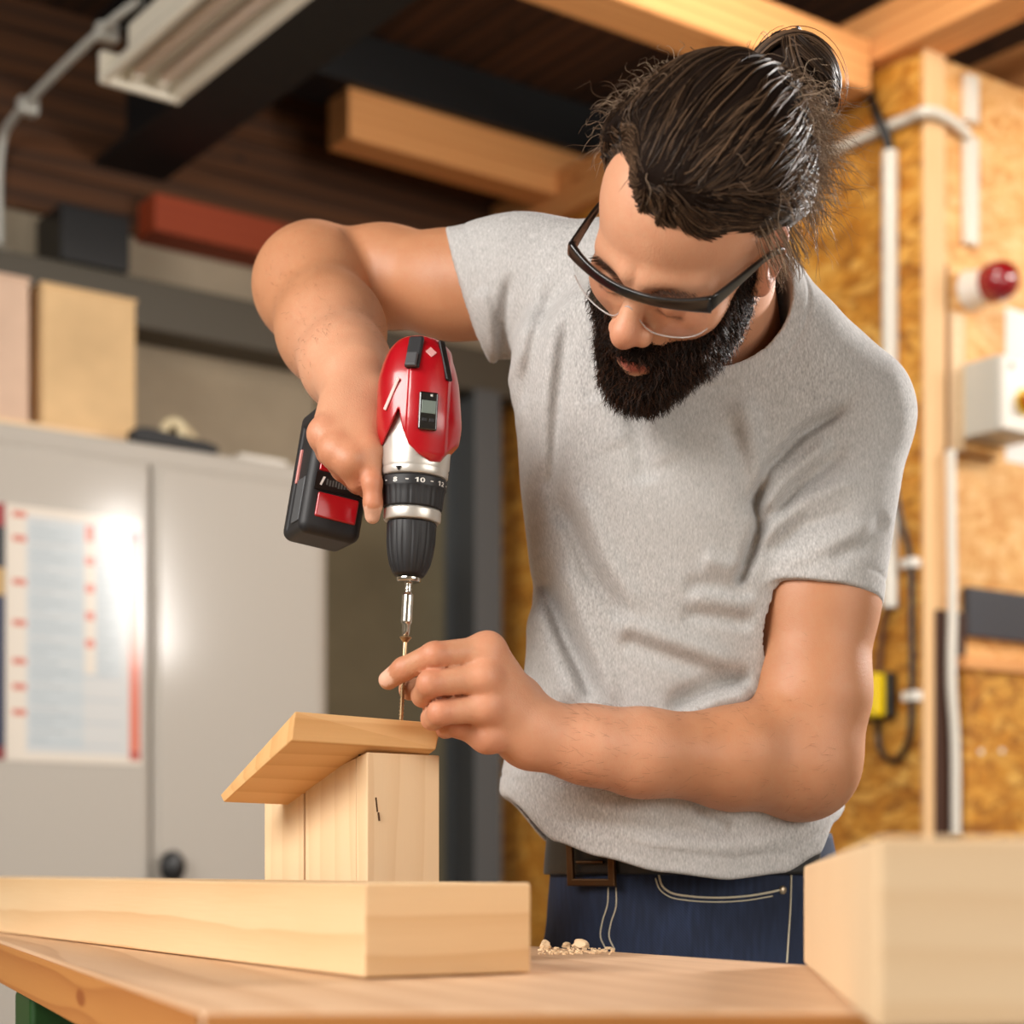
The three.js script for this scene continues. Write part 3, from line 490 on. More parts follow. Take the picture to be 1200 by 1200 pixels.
  // sawdust and chips at the bench edge
  const chip = (x, y, d, r, n) => { const c = thing('wood_chip', at(x, y, d).setY(TAB + 0.0005), rnd() * 6, n, 'wood chip', 'pale chips by the far edge of the bench');
    const s = new THREE.IcosahedronGeometry(r, 2), p = s.attributes.position; for (let i = 0; i < p.count; i++) { const k = 1 + 0.35 * noise.noise(p.getX(i) / r * 1.6 + x, p.getY(i) / r * 1.6, p.getZ(i) / r * 1.6); p.setXYZ(i, p.getX(i) * k * 1.15, Math.max(-r * 0.4, p.getY(i) * k * 0.8), p.getZ(i) * k * 0.8); } s.computeVertexNormals();
    add(c, 'chip', boxUV(s), M.pine2, V(0, r * 0.4, 0)); };
  chip(680, 1112, 1.535, 0.0066, 'largest pale wood chip lying on the bench in front of the man\'s jeans');
  chip(664, 1111, 1.545, 0.0042, 'smaller pale chip just left of the largest chip on the bench');
  chip(639, 1110, 1.53, 0.0058, 'flat pale chip beside the square end of the long batten');
  const dust = new THREE.BoxGeometry(0.0022, 0.0012, 0.0016), dm = new THREE.InstancedMesh(dust, M.pine2, 130), mx = new THREE.Object3D();
  for (let i = 0; i < 130; i++) { const q = at(mix(632, 720, Math.pow(rnd(), 1.4)), 1116, rr(1.42, 1.535)).setY(TAB + 0.0007); mx.position.copy(q); mx.rotation.set(rr(-0.3, 0.3), rnd() * 6, 0); mx.scale.setScalar(rr(0.5, 1.5)); mx.updateMatrix(); dm.setMatrixAt(i, mx.matrix); }
  dm.name = 'sawdust'; dm.castShadow = dm.receiveShadow = true; scene.add(dm); tag(dm, 'loose sawdust crumbs sprinkled on the bench by the chips', 'sawdust', null, 'stuff');
}
// ---------------------------------------------------------------- distance fields and their meshing
const A3 = (v) => [v.x, v.y, v.z];
const smin = (a, b, k) => { const h = Math.max(k - Math.abs(a - b), 0) / k; return Math.min(a, b) - h * h * k * 0.25; };
const smax = (a, b, k) => -smin(-a, -b, k);
// tapered capsule
function cone(a, b, r1, r2) {
  const [ax, ay, az] = a, bx = b[0] - ax, by = b[1] - ay, bz = b[2] - az, l2 = bx * bx + by * by + bz * bz, r = r1 - r2, a2 = l2 - r * r, il2 = 1 / l2;
  return (x, y, z) => {
    const px = x - ax, py = y - ay, pz = z - az, yv = px * bx + py * by + pz * bz, zv = yv - l2;
    const qx = px * l2 - bx * yv, qy = py * l2 - by * yv, qz = pz * l2 - bz * yv, x2 = qx * qx + qy * qy + qz * qz, y2 = yv * yv * l2, z2 = zv * zv * l2, k = Math.sign(r) * r * r * x2;
    if (Math.sign(zv) * a2 * z2 > k) return Math.sqrt(x2 + z2) * il2 - r2;
    if (Math.sign(yv) * a2 * y2 < k) return Math.sqrt(x2 + y2) * il2 - r1;
    return (Math.sqrt(x2 * a2 * il2) + yv * r) * il2 - r1;
  };
}
const ball = (c, r) => (x, y, z) => Math.hypot(x - c[0], y - c[1], z - c[2]) - r;
function ell(c, r) {
  return (x, y, z) => {
    const px = x - c[0], py = y - c[1], pz = z - c[2], a = px / r[0], b = py / r[1], d = pz / r[2], k0 = Math.sqrt(a * a + b * b + d * d);
    const e = a / r[0], f = b / r[1], g = d / r[2], k1 = Math.sqrt(e * e + f * f + g * g);
    return k1 < 1e-9 ? -Math.min(...r) : k0 * (k0 - 1) / k1;
  };
}
const rboxF = (c, b, r) => (x, y, z) => { const qx = Math.abs(x - c[0]) - b[0] + r, qy = Math.abs(y - c[1]) - b[1] + r, qz = Math.abs(z - c[2]) - b[2] + r; return Math.hypot(Math.max(qx, 0), Math.max(qy, 0), Math.max(qz, 0)) + Math.min(Math.max(qx, qy, qz), 0) - r; };
// chain of points with radii; joined smoothly
function chain(pts, k) { const s = []; for (let i = 0; i + 1 < pts.length; i++) s.push(cone(pts[i].slice(0, 3), pts[i + 1].slice(0, 3), pts[i][3], pts[i + 1][3])); return (x, y, z) => { let d = s[0](x, y, z); for (let i = 1; i < s.length; i++) d = smin(d, s[i](x, y, z), k); return d; }; }
// only look inside when near
function near(f, c, r) { return (x, y, z) => { const d = Math.hypot(x - c[0], y - c[1], z - c[2]) - r; return d > 0.03 ? d : f(x, y, z); }; }
// naive surface nets over the active blocks of a grid
function netMesh(f, lo, hi, h, color, lip = 1.35) {
  const B = 8, nx = Math.ceil((hi[0] - lo[0]) / h / B) * B + 1, ny = Math.ceil((hi[1] - lo[1]) / h / B) * B + 1, nz = Math.ceil((hi[2] - lo[2]) / h / B) * B + 1;
  const val = new Float32Array(nx * ny * nz).fill(NaN), vid = new Int32Array(nx * ny * nz).fill(-1), id = (i, j, k) => i + nx * (j + ny * k), blocks = [];
  const reach = h * B * 0.5 * Math.sqrt(3) * lip + h;
  for (let k = 0; k < nz - 1; k += B) for (let j = 0; j < ny - 1; j += B) for (let i = 0; i < nx - 1; i += B) {
    if (Math.abs(f(lo[0] + (i + B / 2) * h, lo[1] + (j + B / 2) * h, lo[2] + (k + B / 2) * h)) > reach) continue;
    blocks.push([i, j, k]);
    for (let c = k; c <= k + B; c++) for (let b = j; b <= j + B; b++) for (let a = i, o = id(i, b, c); a <= i + B; a++, o++) if (val[o] !== val[o]) val[o] = f(lo[0] + a * h, lo[1] + b * h, lo[2] + c * h);
  }
  const P = [], I = [], off = [0, 1, nx, nx + 1, nx * ny, nx * ny + 1, nx * ny + nx, nx * ny + nx + 1];
  const E = [[0, 1], [2, 3], [4, 5], [6, 7], [0, 2], [1, 3], [4, 6], [5, 7], [0, 4], [1, 5], [2, 6], [3, 7]];
  for (const [bi, bj, bk] of blocks) for (let k = bk; k < bk + B; k++) for (let j = bj; j < bj + B; j++) for (let i = bi; i < bi + B; i++) {
    const o = id(i, j, k); let m = 0;
    for (let c = 0; c < 8; c++) if (val[o + off[c]] < 0) m |= 1 << c;
    if (m === 0 || m === 255) continue;
    let x = 0, y = 0, z = 0, n = 0;
    for (const [a, b] of E) {
      if (((m >> a) & 1) === ((m >> b) & 1)) continue;
      const va = val[o + off[a]], vb = val[o + off[b]], t = va / (va - vb);
      x += (a & 1) + t * ((b & 1) - (a & 1)); y += ((a >> 1) & 1) + t * (((b >> 1) & 1) - ((a >> 1) & 1)); z += (a >> 2) + t * ((b >> 2) - (a >> 2)); n++;
    }
    vid[o] = P.length / 3; P.push(lo[0] + (i + x / n) * h, lo[1] + (j + y / n) * h, lo[2] + (k + z / n) * h);
  }
  const quad = (a, b, c, d, flip) => { if (a < 0 || b < 0 || c < 0 || d < 0) return; if (flip) I.push(a, c, b, a, d, c); else I.push(a, b, c, a, c, d); };
  for (const [bi, bj, bk] of blocks) for (let k = bk; k < bk + B; k++) for (let j = bj; j < bj + B; j++) for (let i = bi; i < bi + B; i++) {
    const o = id(i, j, k), s = val[o] < 0;
    if (j > 0 && k > 0 && s !== val[o + 1] < 0) quad(vid[o], vid[o - nx], vid[o - nx - nx * ny], vid[o - nx * ny], !s);
    if (i > 0 && k > 0 && s !== val[o + nx] < 0) quad(vid[o], vid[o - nx * ny], vid[o - 1 - nx * ny], vid[o - 1], !s);
    if (i > 0 && j > 0 && s !== val[o + nx * ny] < 0) quad(vid[o], vid[o - 1], vid[o - 1 - nx], vid[o - nx], !s);
  }
  const e = h * 0.4;
  for (let v = 0; v < P.length; v += 3) {
    for (let it = 0; it < 2; it++) {
      const x = P[v], y = P[v + 1], z = P[v + 2], d = f(x, y, z), gx = (f(x + e, y, z) - f(x - e, y, z)) / (2 * e), gy = (f(x, y + e, z) - f(x, y - e, z)) / (2 * e), gz = (f(x, y, z + e) - f(x, y, z - e)) / (2 * e), g2 = gx * gx + gy * gy + gz * gz;
      if (g2 < 0.05) break;
      const s = clamp(d / g2, -h * 0.5, h * 0.5); P[v] -= s * gx; P[v + 1] -= s * gy; P[v + 2] -= s * gz;
    }
  }
  const g = new THREE.BufferGeometry();
  g.setAttribute('position', new THREE.Float32BufferAttribute(P, 3)); g.setIndex(I); g.computeVertexNormals();
  if (color) { const C = new Float32Array(P.length); for (let v = 0; v < P.length; v += 3) { const c = color(P[v], P[v + 1], P[v + 2]); C[v] = c[0]; C[v + 1] = c[1]; C[v + 2] = c[2]; } g.setAttribute('color', new THREE.BufferAttribute(C, 3)); }
  return g;
}
// where a ray from the eye through a pixel first meets a field: used to lay seams and stitches on cloth
function onField(f, px, py, d0 = 1.2, d1 = 2.2) {
  let p = at(px, py, d0); const s = p.clone().sub(V(0, EYE, 0)).normalize(), q = p.clone();
  for (let i = 0; i < 200; i++) { const d = f(q.x, q.y, q.z); if (d < 0.0004) return q; q.addScaledVector(s, Math.max(d * 0.6, 0.0003)); if (-q.z > d1) return null; }
  return q;
}
const gradOf = (f, p, e = 0.001) => V(f(p.x + e, p.y, p.z) - f(p.x - e, p.y, p.z), f(p.x, p.y + e, p.z) - f(p.x, p.y - e, p.z), f(p.x, p.y, p.z + e) - f(p.x, p.y, p.z - e)).normalize();
// many thin hairs in one geometry: each hair is a list of points, a root radius and a colour
function hairGeo(hairs, sides = 3) {
  const P = [], C = [], I = [], t = V(), n = V(), b = V(), up = V(0.31, 0.52, 0.79);
  for (const { pts, r, c } of hairs) {
    const base = P.length / 3, m = pts.length;
    for (let i = 0; i < m; i++) {
      t.subVectors(pts[Math.min(i + 1, m - 1)], pts[Math.max(i - 1, 0)]).normalize(); n.crossVectors(t, up).normalize(); b.crossVectors(t, n);
      const w = r * (1 - 0.75 * Math.pow(i / (m - 1), 2));
      for (let s = 0; s < sides; s++) { const a = s / sides * Math.PI * 2, ca = Math.cos(a) * w, sa = Math.sin(a) * w; P.push(pts[i].x + n.x * ca + b.x * sa, pts[i].y + n.y * ca + b.y * sa, pts[i].z + n.z * ca + b.z * sa); C.push(...c); }
      if (i) for (let s = 0; s < sides; s++) { const a0 = base + (i - 1) * sides + s, a1 = base + (i - 1) * sides + (s + 1) % sides; I.push(a0, a1, a1 + sides, a0, a1 + sides, a0 + sides); }
    }
  }
  const g = new THREE.BufferGeometry(); g.setAttribute('position', new THREE.Float32BufferAttribute(P, 3)); g.setAttribute('color', new THREE.Float32BufferAttribute(C, 3)); g.setIndex(I); g.computeVertexNormals(); return g;
}
// ---------------------------------------------------------------- the man
const Q = (px, py, d, r) => { const p = at(px, py, d); return [p.x, p.y, p.z, r]; };
// head frame: pitched down, turned to his right, rolled
const HEADC = at(809, 264, 1.42);
const headM = new THREE.Matrix4().makeRotationZ(-28 * Math.PI / 180).multiply(new THREE.Matrix4().makeRotationY(-18 * Math.PI / 180)).multiply(new THREE.Matrix4().makeRotationX(61 * Math.PI / 180)).scale(V(0.85, 0.915, 0.915)).setPosition(HEADC);
const headI = headM.clone().invert();
const toHead = (p) => p.clone().applyMatrix4(headI), fromHead = (p) => p.clone().applyMatrix4(headM);
const skullF = (() => {
  const a = ell([0, 0.028, -0.018], [0.077, 0.086, 0.100]), b = ell([0, 0.038, 0.026], [0.066, 0.060, 0.062]);
  return (x, y, z) => smin(a(x, y, z), b(x, y, z), 0.03);
})();
const faceF = (() => {                                            // x is mirrored
  const mid = ell([0, -0.035, 0.024], [0.063, 0.078, 0.062]), jaw = cone([0.046, -0.060, 0.004], [0, -0.106, 0.064], 0.024, 0.021), cheek = ball([0.043, -0.030, 0.058], 0.023);
  const brow = cone([0.010, 0.004, 0.087], [0.048, 0.004, 0.066], 0.010, 0.009), nose = cone([0, -0.002, 0.082], [0, -0.038, 0.104], 0.0085, 0.012), tip = ball([0, -0.042, 0.108], 0.0125), ala = ball([0.0135, -0.047, 0.097], 0.0088);
  const nostril = ball([0.0065, -0.057, 0.101], 0.0045), socket = ell([0.031, -0.014, 0.096], [0.018, 0.012, 0.016]), lid = ball([0.031, -0.016, 0.0765], 0.0135), slit = cone([0.020, -0.025, 0.087], [0.043, -0.0245, 0.083], 0.0012, 0.0012);
  const muzzle = ell([0, -0.074, 0.072], [0.032, 0.026, 0.022]), up = cone([0, -0.073, 0.0935], [0.022, -0.079, 0.083], 0.0055, 0.0035), lowl = cone([0, -0.086, 0.091], [0.019, -0.083, 0.083], 0.0065, 0.004), chin = ball([0, -0.104, 0.072], 0.022);
  const ce = Math.cos(0.28), se = Math.sin(0.28);
  const ear0 = ell([0, 0, 0], [0.0085, 0.032, 0.019]), ear1 = ell([0.008, 0.003, 0.003], [0.0065, 0.021, 0.011]), lobe = ball([0, -0.027, 0.006], 0.009);
  return (x, y, z) => {
    const ax = Math.abs(x);
    let d = skullF(x, y, z);
    d = smin(d, mid(ax, y, z), 0.03); d = smin(d, jaw(ax, y, z), 0.028); d = smin(d, cheek(ax, y, z), 0.022); d = smin(d, chin(ax, y, z), 0.02);
    if (z > 0.03) {
      d = smin(d, muzzle(ax, y, z), 0.014); d = smin(d, brow(ax, y, z), 0.013); d = smax(d, -socket(ax, y, z), 0.013); d = smin(d, lid(ax, y, z), 0.004); d = smax(d, -slit(ax, y, z), 0.002);
      let n = smin(nose(ax, y, z), tip(ax, y, z), 0.008); n = smin(n, ala(ax, y, z), 0.007); n = smax(n, -nostril(ax, y, z), 0.003); d = smin(d, n, 0.009);
      d = smin(d, up(ax, y, z), 0.004); d = smin(d, lowl(ax, y, z), 0.004);
    }
    const ex = ax - 0.0785 - 0.10 * (-z - 0.0), ey = y + 0.010, ez0 = z + 0.014, ey1 = ey * ce - ez0 * se, ez1 = ey * se + ez0 * ce;
    let e = smin(ear0(ex, ey1, ez1), lobe(ex, ey1, ez1), 0.006); e = smax(e, -ear1(ex, ey1, ez1), 0.003);
    return smin(d, e, 0.005);
  };
})();
const hm = headI.elements;
const headF = near((x, y, z) => faceF(hm[0] * x + hm[4] * y + hm[8] * z + hm[12], hm[1] * x + hm[5] * y + hm[9] * z + hm[13], hm[2] * x + hm[6] * y + hm[10] * z + hm[14]), A3(HEADC), 0.19);

// hands: a palm of four metacarpals, then fingers that stay apart
function hand(wrist, cmc, fingers, thumb) {
  const pal = fingers.map((f) => cone(wrist.slice(0, 3), f[0].slice(0, 3), wrist[3] * 0.78, f[0][3] * 1.02)), mound = cone(cmc.slice(0, 3), fingers[0][0].slice(0, 3), cmc[3], 0.009);
  const fs = fingers.map((f) => chain(f, 0.0035)), th = chain([cmc, ...thumb], 0.005), root = cone(wrist.slice(0, 3), cmc.slice(0, 3), wrist[3] * 0.8, cmc[3]);
  const kn = fingers.map((f) => ball(f[0].slice(0, 3), f[0][3] * 1.0)), fwd = (p, k) => [p[0] * k, (p[1] - EYE) * k + EYE, p[2] * k], tn_ = fingers.map((f) => cone(fwd(wrist, 0.992).slice(0, 3).map((v, i) => mix(v, f[0][i], 0.25)), fwd(f[0], 0.9945), 0.0035, 0.0040));
  return (x, y, z) => {
    let p = pal[0](x, y, z); for (let i = 1; i < 4; i++) p = smin(p, pal[i](x, y, z), 0.013);
    p = smin(p, root(x, y, z), 0.015); p = smin(p, mound(x, y, z), 0.016);
    for (const k of kn) p = smin(p, k(x, y, z), 0.010); for (const k of tn_) p = smin(p, k(x, y, z), 0.009);
    let d = th(x, y, z); d = smin(d, p, 0.009);
    for (const f of fs) { const v = f(x, y, z); d = Math.min(d, smin(v, p, 0.007)); }
    return d;
  };
}
const HL = { wrist: Q(622, 857, 1.497, 0.0275), cmc: Q(606, 822, 1.507, 0.018),
  fingers: [
    [Q(571, 763, 1.457, 0.0125), Q(509, 768, 1.436, 0.0108), Q(473, 784, 1.449, 0.0093), Q(455, 797, 1.458, 0.0080)],
    [Q(567, 794, 1.449, 0.0125), Q(504, 801, 1.434, 0.0105), Q(496, 815, 1.462, 0.0095), Q(506, 816, 1.484, 0.0085)],
    [Q(569, 829, 1.455, 0.0120), Q(516, 835, 1.442, 0.0103), Q(507, 842, 1.468, 0.0093), Q(518, 838, 1.490, 0.0083)],
    [Q(571, 864, 1.469, 0.0110), Q(536, 851, 1.470, 0.0092), Q(522, 853, 1.490, 0.0083), Q(530, 845, 1.508, 0.0073)]],
  thumb: [Q(563, 803, 1.512, 0.0135), Q(516, 806, 1.502, 0.0115), Q(480, 808, 1.489, 0.0092)] };
const HR = { wrist: Q(415, 446, 1.545, 0.0275), cmc: Q(437, 470, 1.525, 0.016),
  fingers: [
    [Q(431, 530, 1.475, 0.0108), Q(436, 566, 1.464, 0.0082), Q(437, 590, 1.465, 0.0076), Q(436.5, 605, 1.470, 0.0063)],
    [Q(411, 540, 1.468, 0.0120), Q(420, 562, 1.476, 0.0100), Q(440, 578, 1.502, 0.0095), Q(448, 566, 1.524, 0.0085)],
    [Q(393, 528, 1.473, 0.0115), Q(402, 550, 1.486, 0.0098), Q(420, 566, 1.514, 0.0095), Q(432, 552, 1.536, 0.0085)],
    [Q(379, 509, 1.486, 0.0108), Q(384, 531, 1.499, 0.0092), Q(398, 548, 1.524, 0.0085), Q(410, 538, 1.545, 0.0075)]],
  thumb: [Q(444, 498, 1.520, 0.0135), Q(447, 526, 1.535, 0.0115), Q(445, 548, 1.550, 0.0095)] };
const handLF = near(hand(HL.wrist, HL.cmc, HL.fingers, HL.thumb), Q(545, 815, 1.47), 0.10);
const handRF = near(hand(HR.wrist, HR.cmc, HR.fingers, HR.thumb), Q(415, 520, 1.50), 0.11);
// arms
const armL = [[985, 490, 1.640, 0.062], [957, 700, 1.615, 0.0535], [950, 815, 1.605, 0.0500], [935, 886, 1.600, 0.0450]];
const foreL = [[940, 882, 1.602, 0.0455], [860, 889, 1.570, 0.0420], [750, 882, 1.527, 0.0345], [690, 873, 1.510, 0.0300], [626, 862, 1.497, 0.0270]];
const armR = [[620, 332, 1.700, 0.055], [530, 334, 1.730, 0.0475], [450, 324, 1.765, 0.0455], [378, 318, 1.800, 0.0435]];
const foreR = [[366, 312, 1.795, 0.0440], [366, 335, 1.745, 0.0475], [388, 388, 1.655, 0.0405], [405, 428, 1.580, 0.0300], [415, 446, 1.545, 0.0262]];
const q4 = (l) => l.map((p) => Q(...p));
const uL = chain(q4(armL), 0.02), fL = chain(q4(foreL), 0.02), uR = chain(q4(armR), 0.02), fR = chain(q4(foreR), 0.045);
const elbowL = ball(Q(942, 903, 1.604), 0.033), brach = cone(Q(930, 830, 1.585), Q(870, 872, 1.555), 0.020, 0.022);
const tendon = cone(Q(800, 925, 1.50), Q(655, 893, 1.478), 0.004, 0.003);
const armLF = (x, y, z) => { let d = smin(uL(x, y, z), fL(x, y, z), 0.016); d = smin(d, elbowL(x, y, z), 0.05); d = smin(d, brach(x, y, z), 0.02); return smin(d, handLF(x, y, z), 0.014); };
const armRF = (x, y, z) => smin(smin(uR(x, y, z), fR(x, y, z), 0.010), handRF(x, y, z), 0.014);
// trunk inside the shirt and the neck
const NECK = Q(822, 372, 1.600, 0.062);
const neckTop = fromHead(V(0, -0.055, -0.040));
const neckF = cone([neckTop.x, neckTop.y, neckTop.z], NECK.slice(0, 3), 0.056, 0.064);
const trunkF = (() => {
  const s = [cone(Q(640, 345, 1.70).slice(0, 3), Q(960, 480, 1.64).slice(0, 3), 0.045, 0.045), cone(Q(780, 500, 1.67).slice(0, 3), Q(800, 800, 1.72).slice(0, 3), 0.080, 0.074), cone(Q(712, 480, 1.69).slice(0, 3), Q(880, 560, 1.66).slice(0, 3), 0.066, 0.07), cone(Q(760, 960, 1.76).slice(0, 3), Q(870, 970, 1.76).slice(0, 3), 0.078, 0.078), cone(Q(800, 800, 1.72).slice(0, 3), Q(815, 960, 1.76).slice(0, 3), 0.078, 0.08), cone(NECK.slice(0, 3), Q(770, 500, 1.67).slice(0, 3), 0.055, 0.08)];
  return (x, y, z) => { let d = s[0](x, y, z); for (let i = 1; i < s.length; i++) d = smin(d, s[i](x, y, z), 0.04); return d; };
})();
const bodyF = (x, y, z) => {
  let d = smin(headF(x, y, z), neckF(x, y, z), 0.022);
  d = smin(d, trunkF(x, y, z), 0.03);
  d = smin(d, Math.min(armLF(x, y, z), armRF(x, y, z)), 0.008);
  return d;
};
const lin = (hex) => { const c = new THREE.Color(hex); return [c.r, c.g, c.b]; };
const SK = lin('#dba584'), SKA = lin('#c78f69'), SKR = lin('#d08468'), LIP = lin('#b9695c'), NAIL = lin('#efc3ab');
const mix3 = (a, b, t) => [mix(a[0], b[0], t), mix(a[1], b[1], t), mix(a[2], b[2], t)];
const nails = [[HL.fingers[0][3], Q(440, 790, 1.44)], [HR.fingers[0][3], Q(437, 608, 1.455)]];
function skinColor(x, y, z) {
  let c = SK; const p = toHead(V(x, y, z));
  if (p.length() > 0.18) {
    const w = Math.min(Math.hypot(x - HL.wrist[0], y - HL.wrist[1], z - HL.wrist[2]), Math.hypot(x - HR.wrist[0], y - HR.wrist[1], z - HR.wrist[2]));
    c = mix3(SK, SKA, sstep(0.06, 0.16, w));
    for (const h of [HL, HR]) for (const f of h.fingers) for (const [k, r] of [[0, 0.013], [1, 0.011], [2, 0.009]]) { const q = f[k], e = Math.hypot(x - q[0], y - q[1], z - q[2]); c = mix3(c, SKR, 0.5 * sstep(r * 1.7, r * 0.7, e)); }
    for (const [t, o] of nails) { const e = Math.hypot(x - t[0], y - t[1], z - t[2]), n = Math.hypot(x - o[0], y - o[1], z - o[2]); if (e < 0.0125 && n < 0.017) c = mix3(c, NAIL, 0.85); }
  } else {
    const ax = Math.abs(p.x);
    c = mix3(c, LIP, sstep(0.013, 0.006, Math.hypot(ax * 0.42, (p.y + 0.081) * 1.0)) * sstep(0.08, 0.088, p.z));
    c = mix3(c, SKR, 0.55 * sstep(0.024, 0.008, Math.hypot(p.x, p.y + 0.042, p.z - 0.106)));
    c = mix3(c, SKR, 0.30 * sstep(0.030, 0.010, Math.hypot(ax - 0.042, p.y + 0.03, p.z - 0.072)));
    c = mix3(c, SKR, 0.6 * sstep(0.078, 0.084, ax) * sstep(-0.06, -0.04, p.y));
    c = mix3(c, lin('#5a3524'), 0.7 * sstep(0.0022, 0.0008, Math.abs(p.y + 0.0255)) * sstep(0.016, 0.011, Math.abs(ax - 0.031)) * sstep(0.075, 0.082, p.z));
  }
  return c;
}

// ---- shirt
const yaw = 0.40, cy = Math.cos(yaw), sy = Math.sin(yaw);
function loft(levels) {
  const L = levels.map(([py, xl, xr, d, rz]) => { const c = at((xl + xr) / 2, py, d), hw = (xr - xl) / 2 / F * d; return [c.y, c.x, c.z, Math.sqrt(Math.max(1e-4, hw * hw - rz * rz * sy * sy)) / cy, rz]; }).sort((a, b) => a[0] - b[0]);
  const n = L.length, cat = (k, i, t) => { const p0 = L[Math.max(i - 1, 0)], p1 = L[i], p2 = L[i + 1], p3 = L[Math.min(i + 2, n - 1)], m1 = i > 0 ? (p2[k] - p0[k]) / (p2[0] - p0[0]) : (p2[k] - p1[k]) / (p2[0] - p1[0]), m2 = i < n - 2 ? (p3[k] - p1[k]) / (p3[0] - p1[0]) : (p2[k] - p1[k]) / (p2[0] - p1[0]), h = p2[0] - p1[0]; return (2 * t ** 3 - 3 * t * t + 1) * p1[k] + (t ** 3 - 2 * t * t + t) * h * m1 + (-2 * t ** 3 + 3 * t * t) * p2[k] + (t ** 3 - t * t) * h * m2; };
  return (x, y, z) => {
    const yy = clamp(y, L[0][0], L[n - 1][0]); let i = 0; while (i < n - 2 && yy > L[i + 1][0]) i++;
    const t = (yy - L[i][0]) / (L[i + 1][0] - L[i][0]), cx = cat(1, i, t), cz = cat(2, i, t), rx = cat(3, i, t), rz = cat(4, i, t);
    const dx = x - cx, dz = z - cz, a = (dx * cy - dz * sy) / rx, b = (dx * sy + dz * cy) / rz;
    const e = 2.35, s = Math.pow(Math.pow(Math.abs(a), e) + Math.pow(Math.abs(b), e), 1 / e);
    const k1 = Math.hypot(a / rx, b / rz) / Math.max(Math.hypot(a, b), 1e-6);
    const d = (s - 1) / Math.max(k1, 1e-3);
    const o = y - yy;
    return o === 0 ? d : Math.hypot(Math.max(d, 0), o) + Math.min(d, 0);
  };
}
const shirtLoft = loft([[345, 700, 900, 1.62, 0.075], [395, 625, 955, 1.640, 0.100], [440, 603, 975, 1.655, 0.116], [520, 612, 985, 1.660, 0.126], [600, 617, 985, 1.662, 0.126], [700, 627, 975, 1.668, 0.118], [800, 617, 968, 1.680, 0.116], [870, 602, 974, 1.690, 0.122], [925, 591, 982, 1.697, 0.128], [985, 597, 987, 1.702, 0.130], [1040, 604, 986, 1.705, 0.130]]);
const shoulderR = cone(Q(800, 362, 1.60).slice(0, 3), Q(607, 334, 1.700).slice(0, 3), 0.082, 0.056), shoulderL = cone(Q(830, 385, 1.60).slice(0, 3), Q(980, 488, 1.640).slice(0, 3), 0.080, 0.071);
const sleeveRa = Q(607, 334, 1.700).slice(0, 3), sleeveRb = Q(548, 352, 1.728).slice(0, 3), sleeveLa = Q(978, 492, 1.640).slice(0, 3), sleeveLb = Q(947, 694, 1.612).slice(0, 3);
const sleeveR = cone(sleeveRa, Q(520, 352, 1.735).slice(0, 3), 0.060, 0.066), sleeveL = cone(sleeveLa, Q(945, 740, 1.608).slice(0, 3), 0.068, 0.0625);
const plane = (p, n) => { const m = V(...n).normalize(), o = m.x * p[0] + m.y * p[1] + m.z * p[2]; return (x, y, z) => m.x * x + m.y * y + m.z * z - o; };
const hemR = plane(Q(556, 362, 1.72), [-1, -0.36, -0.1]);                   // positive beyond the right sleeve's hem
const hemL = plane(Q(945, 695, 1.60), [-0.13, -1, 0.10]);
const hemPts = [[560, 905], [595, 932], [650, 986], [700, 1004], [770, 1022], [850, 1031], [920, 1023], [968, 1000], [990, 962], [1030, 930]].map(([x, y]) => { const p = at(x, y, 1.6); return [p.x, p.y]; });
const hemY = (x) => { if (x <= hemPts[0][0]) return hemPts[0][1]; for (let i = 0; i + 1 < hemPts.length; i++) if (x < hemPts[i + 1][0]) { const t = (x - hemPts[i][0]) / (hemPts[i + 1][0] - hemPts[i][0]); return mix(hemPts[i][1], hemPts[i + 1][1], t * t * (3 - 2 * t) * 0.5 + t * 0.5); } return hemPts[hemPts.length - 1][1]; };
const FOLDS = [];                                                           // [points in metres across the front, height (minus sinks), width, front only]
const fold = (pts, a, w) => { const q = pts.map(([x, y]) => { const p = at(x, y, 1.57); return [p.x, p.y]; }); const xs = q.map((p) => p[0]), ys = q.map((p) => p[1]); FOLDS.push({ q, a, w, x0: Math.min(...xs) - 3 * w, x1: Math.max(...xs) + 3 * w, y0: Math.min(...ys) - 3 * w, y1: Math.max(...ys) + 3 * w }); };
fold([[668, 352], [655, 470], [650, 560], [662, 620]], -0.004, 0.008); fold([[652, 360], [637, 480], [634, 560]], 0.003, 0.010);
fold([[655, 570], [690, 668], [735, 735]], -0.006, 0.008); fold([[672, 572], [708, 660], [752, 728]], 0.004, 0.010);
fold([[632, 640], [668, 745], [704, 832]], -0.008, 0.009); fold([[622, 690], [645, 770], [672, 830]], 0.005, 0.012); fold([[650, 650], [686, 745], [722, 832]], 0.005, 0.010);
fold([[712, 731], [768, 750], [882, 786]], 0.0045, 0.010); fold([[720, 748], [770, 768], [878, 802]], -0.004, 0.009);
fold([[777, 832], [830, 806], [884, 788]], -0.009, 0.008); fold([[790, 845], [840, 822], [884, 812]], 0.006, 0.010);
fold([[794, 690], [840, 692], [886, 698]], -0.003, 0.007); fold([[800, 704], [845, 706], [886, 712]], 0.0022, 0.009); fold([[815, 662], [850, 668], [886, 672]], 0.003, 0.008); fold([[790, 722], [840, 726], [886, 730]], -0.0035, 0.007);
fold([[811, 940], [838, 962], [858, 972]], -0.004, 0.006); fold([[690, 960], [760, 985], [860, 992], [940, 980]], 0.003, 0.010); fold([[650, 955], [740, 972], [840, 975], [930, 962]], -0.003, 0.008); fold([[640, 915], [700, 948], [780, 955]], 0.003, 0.010);
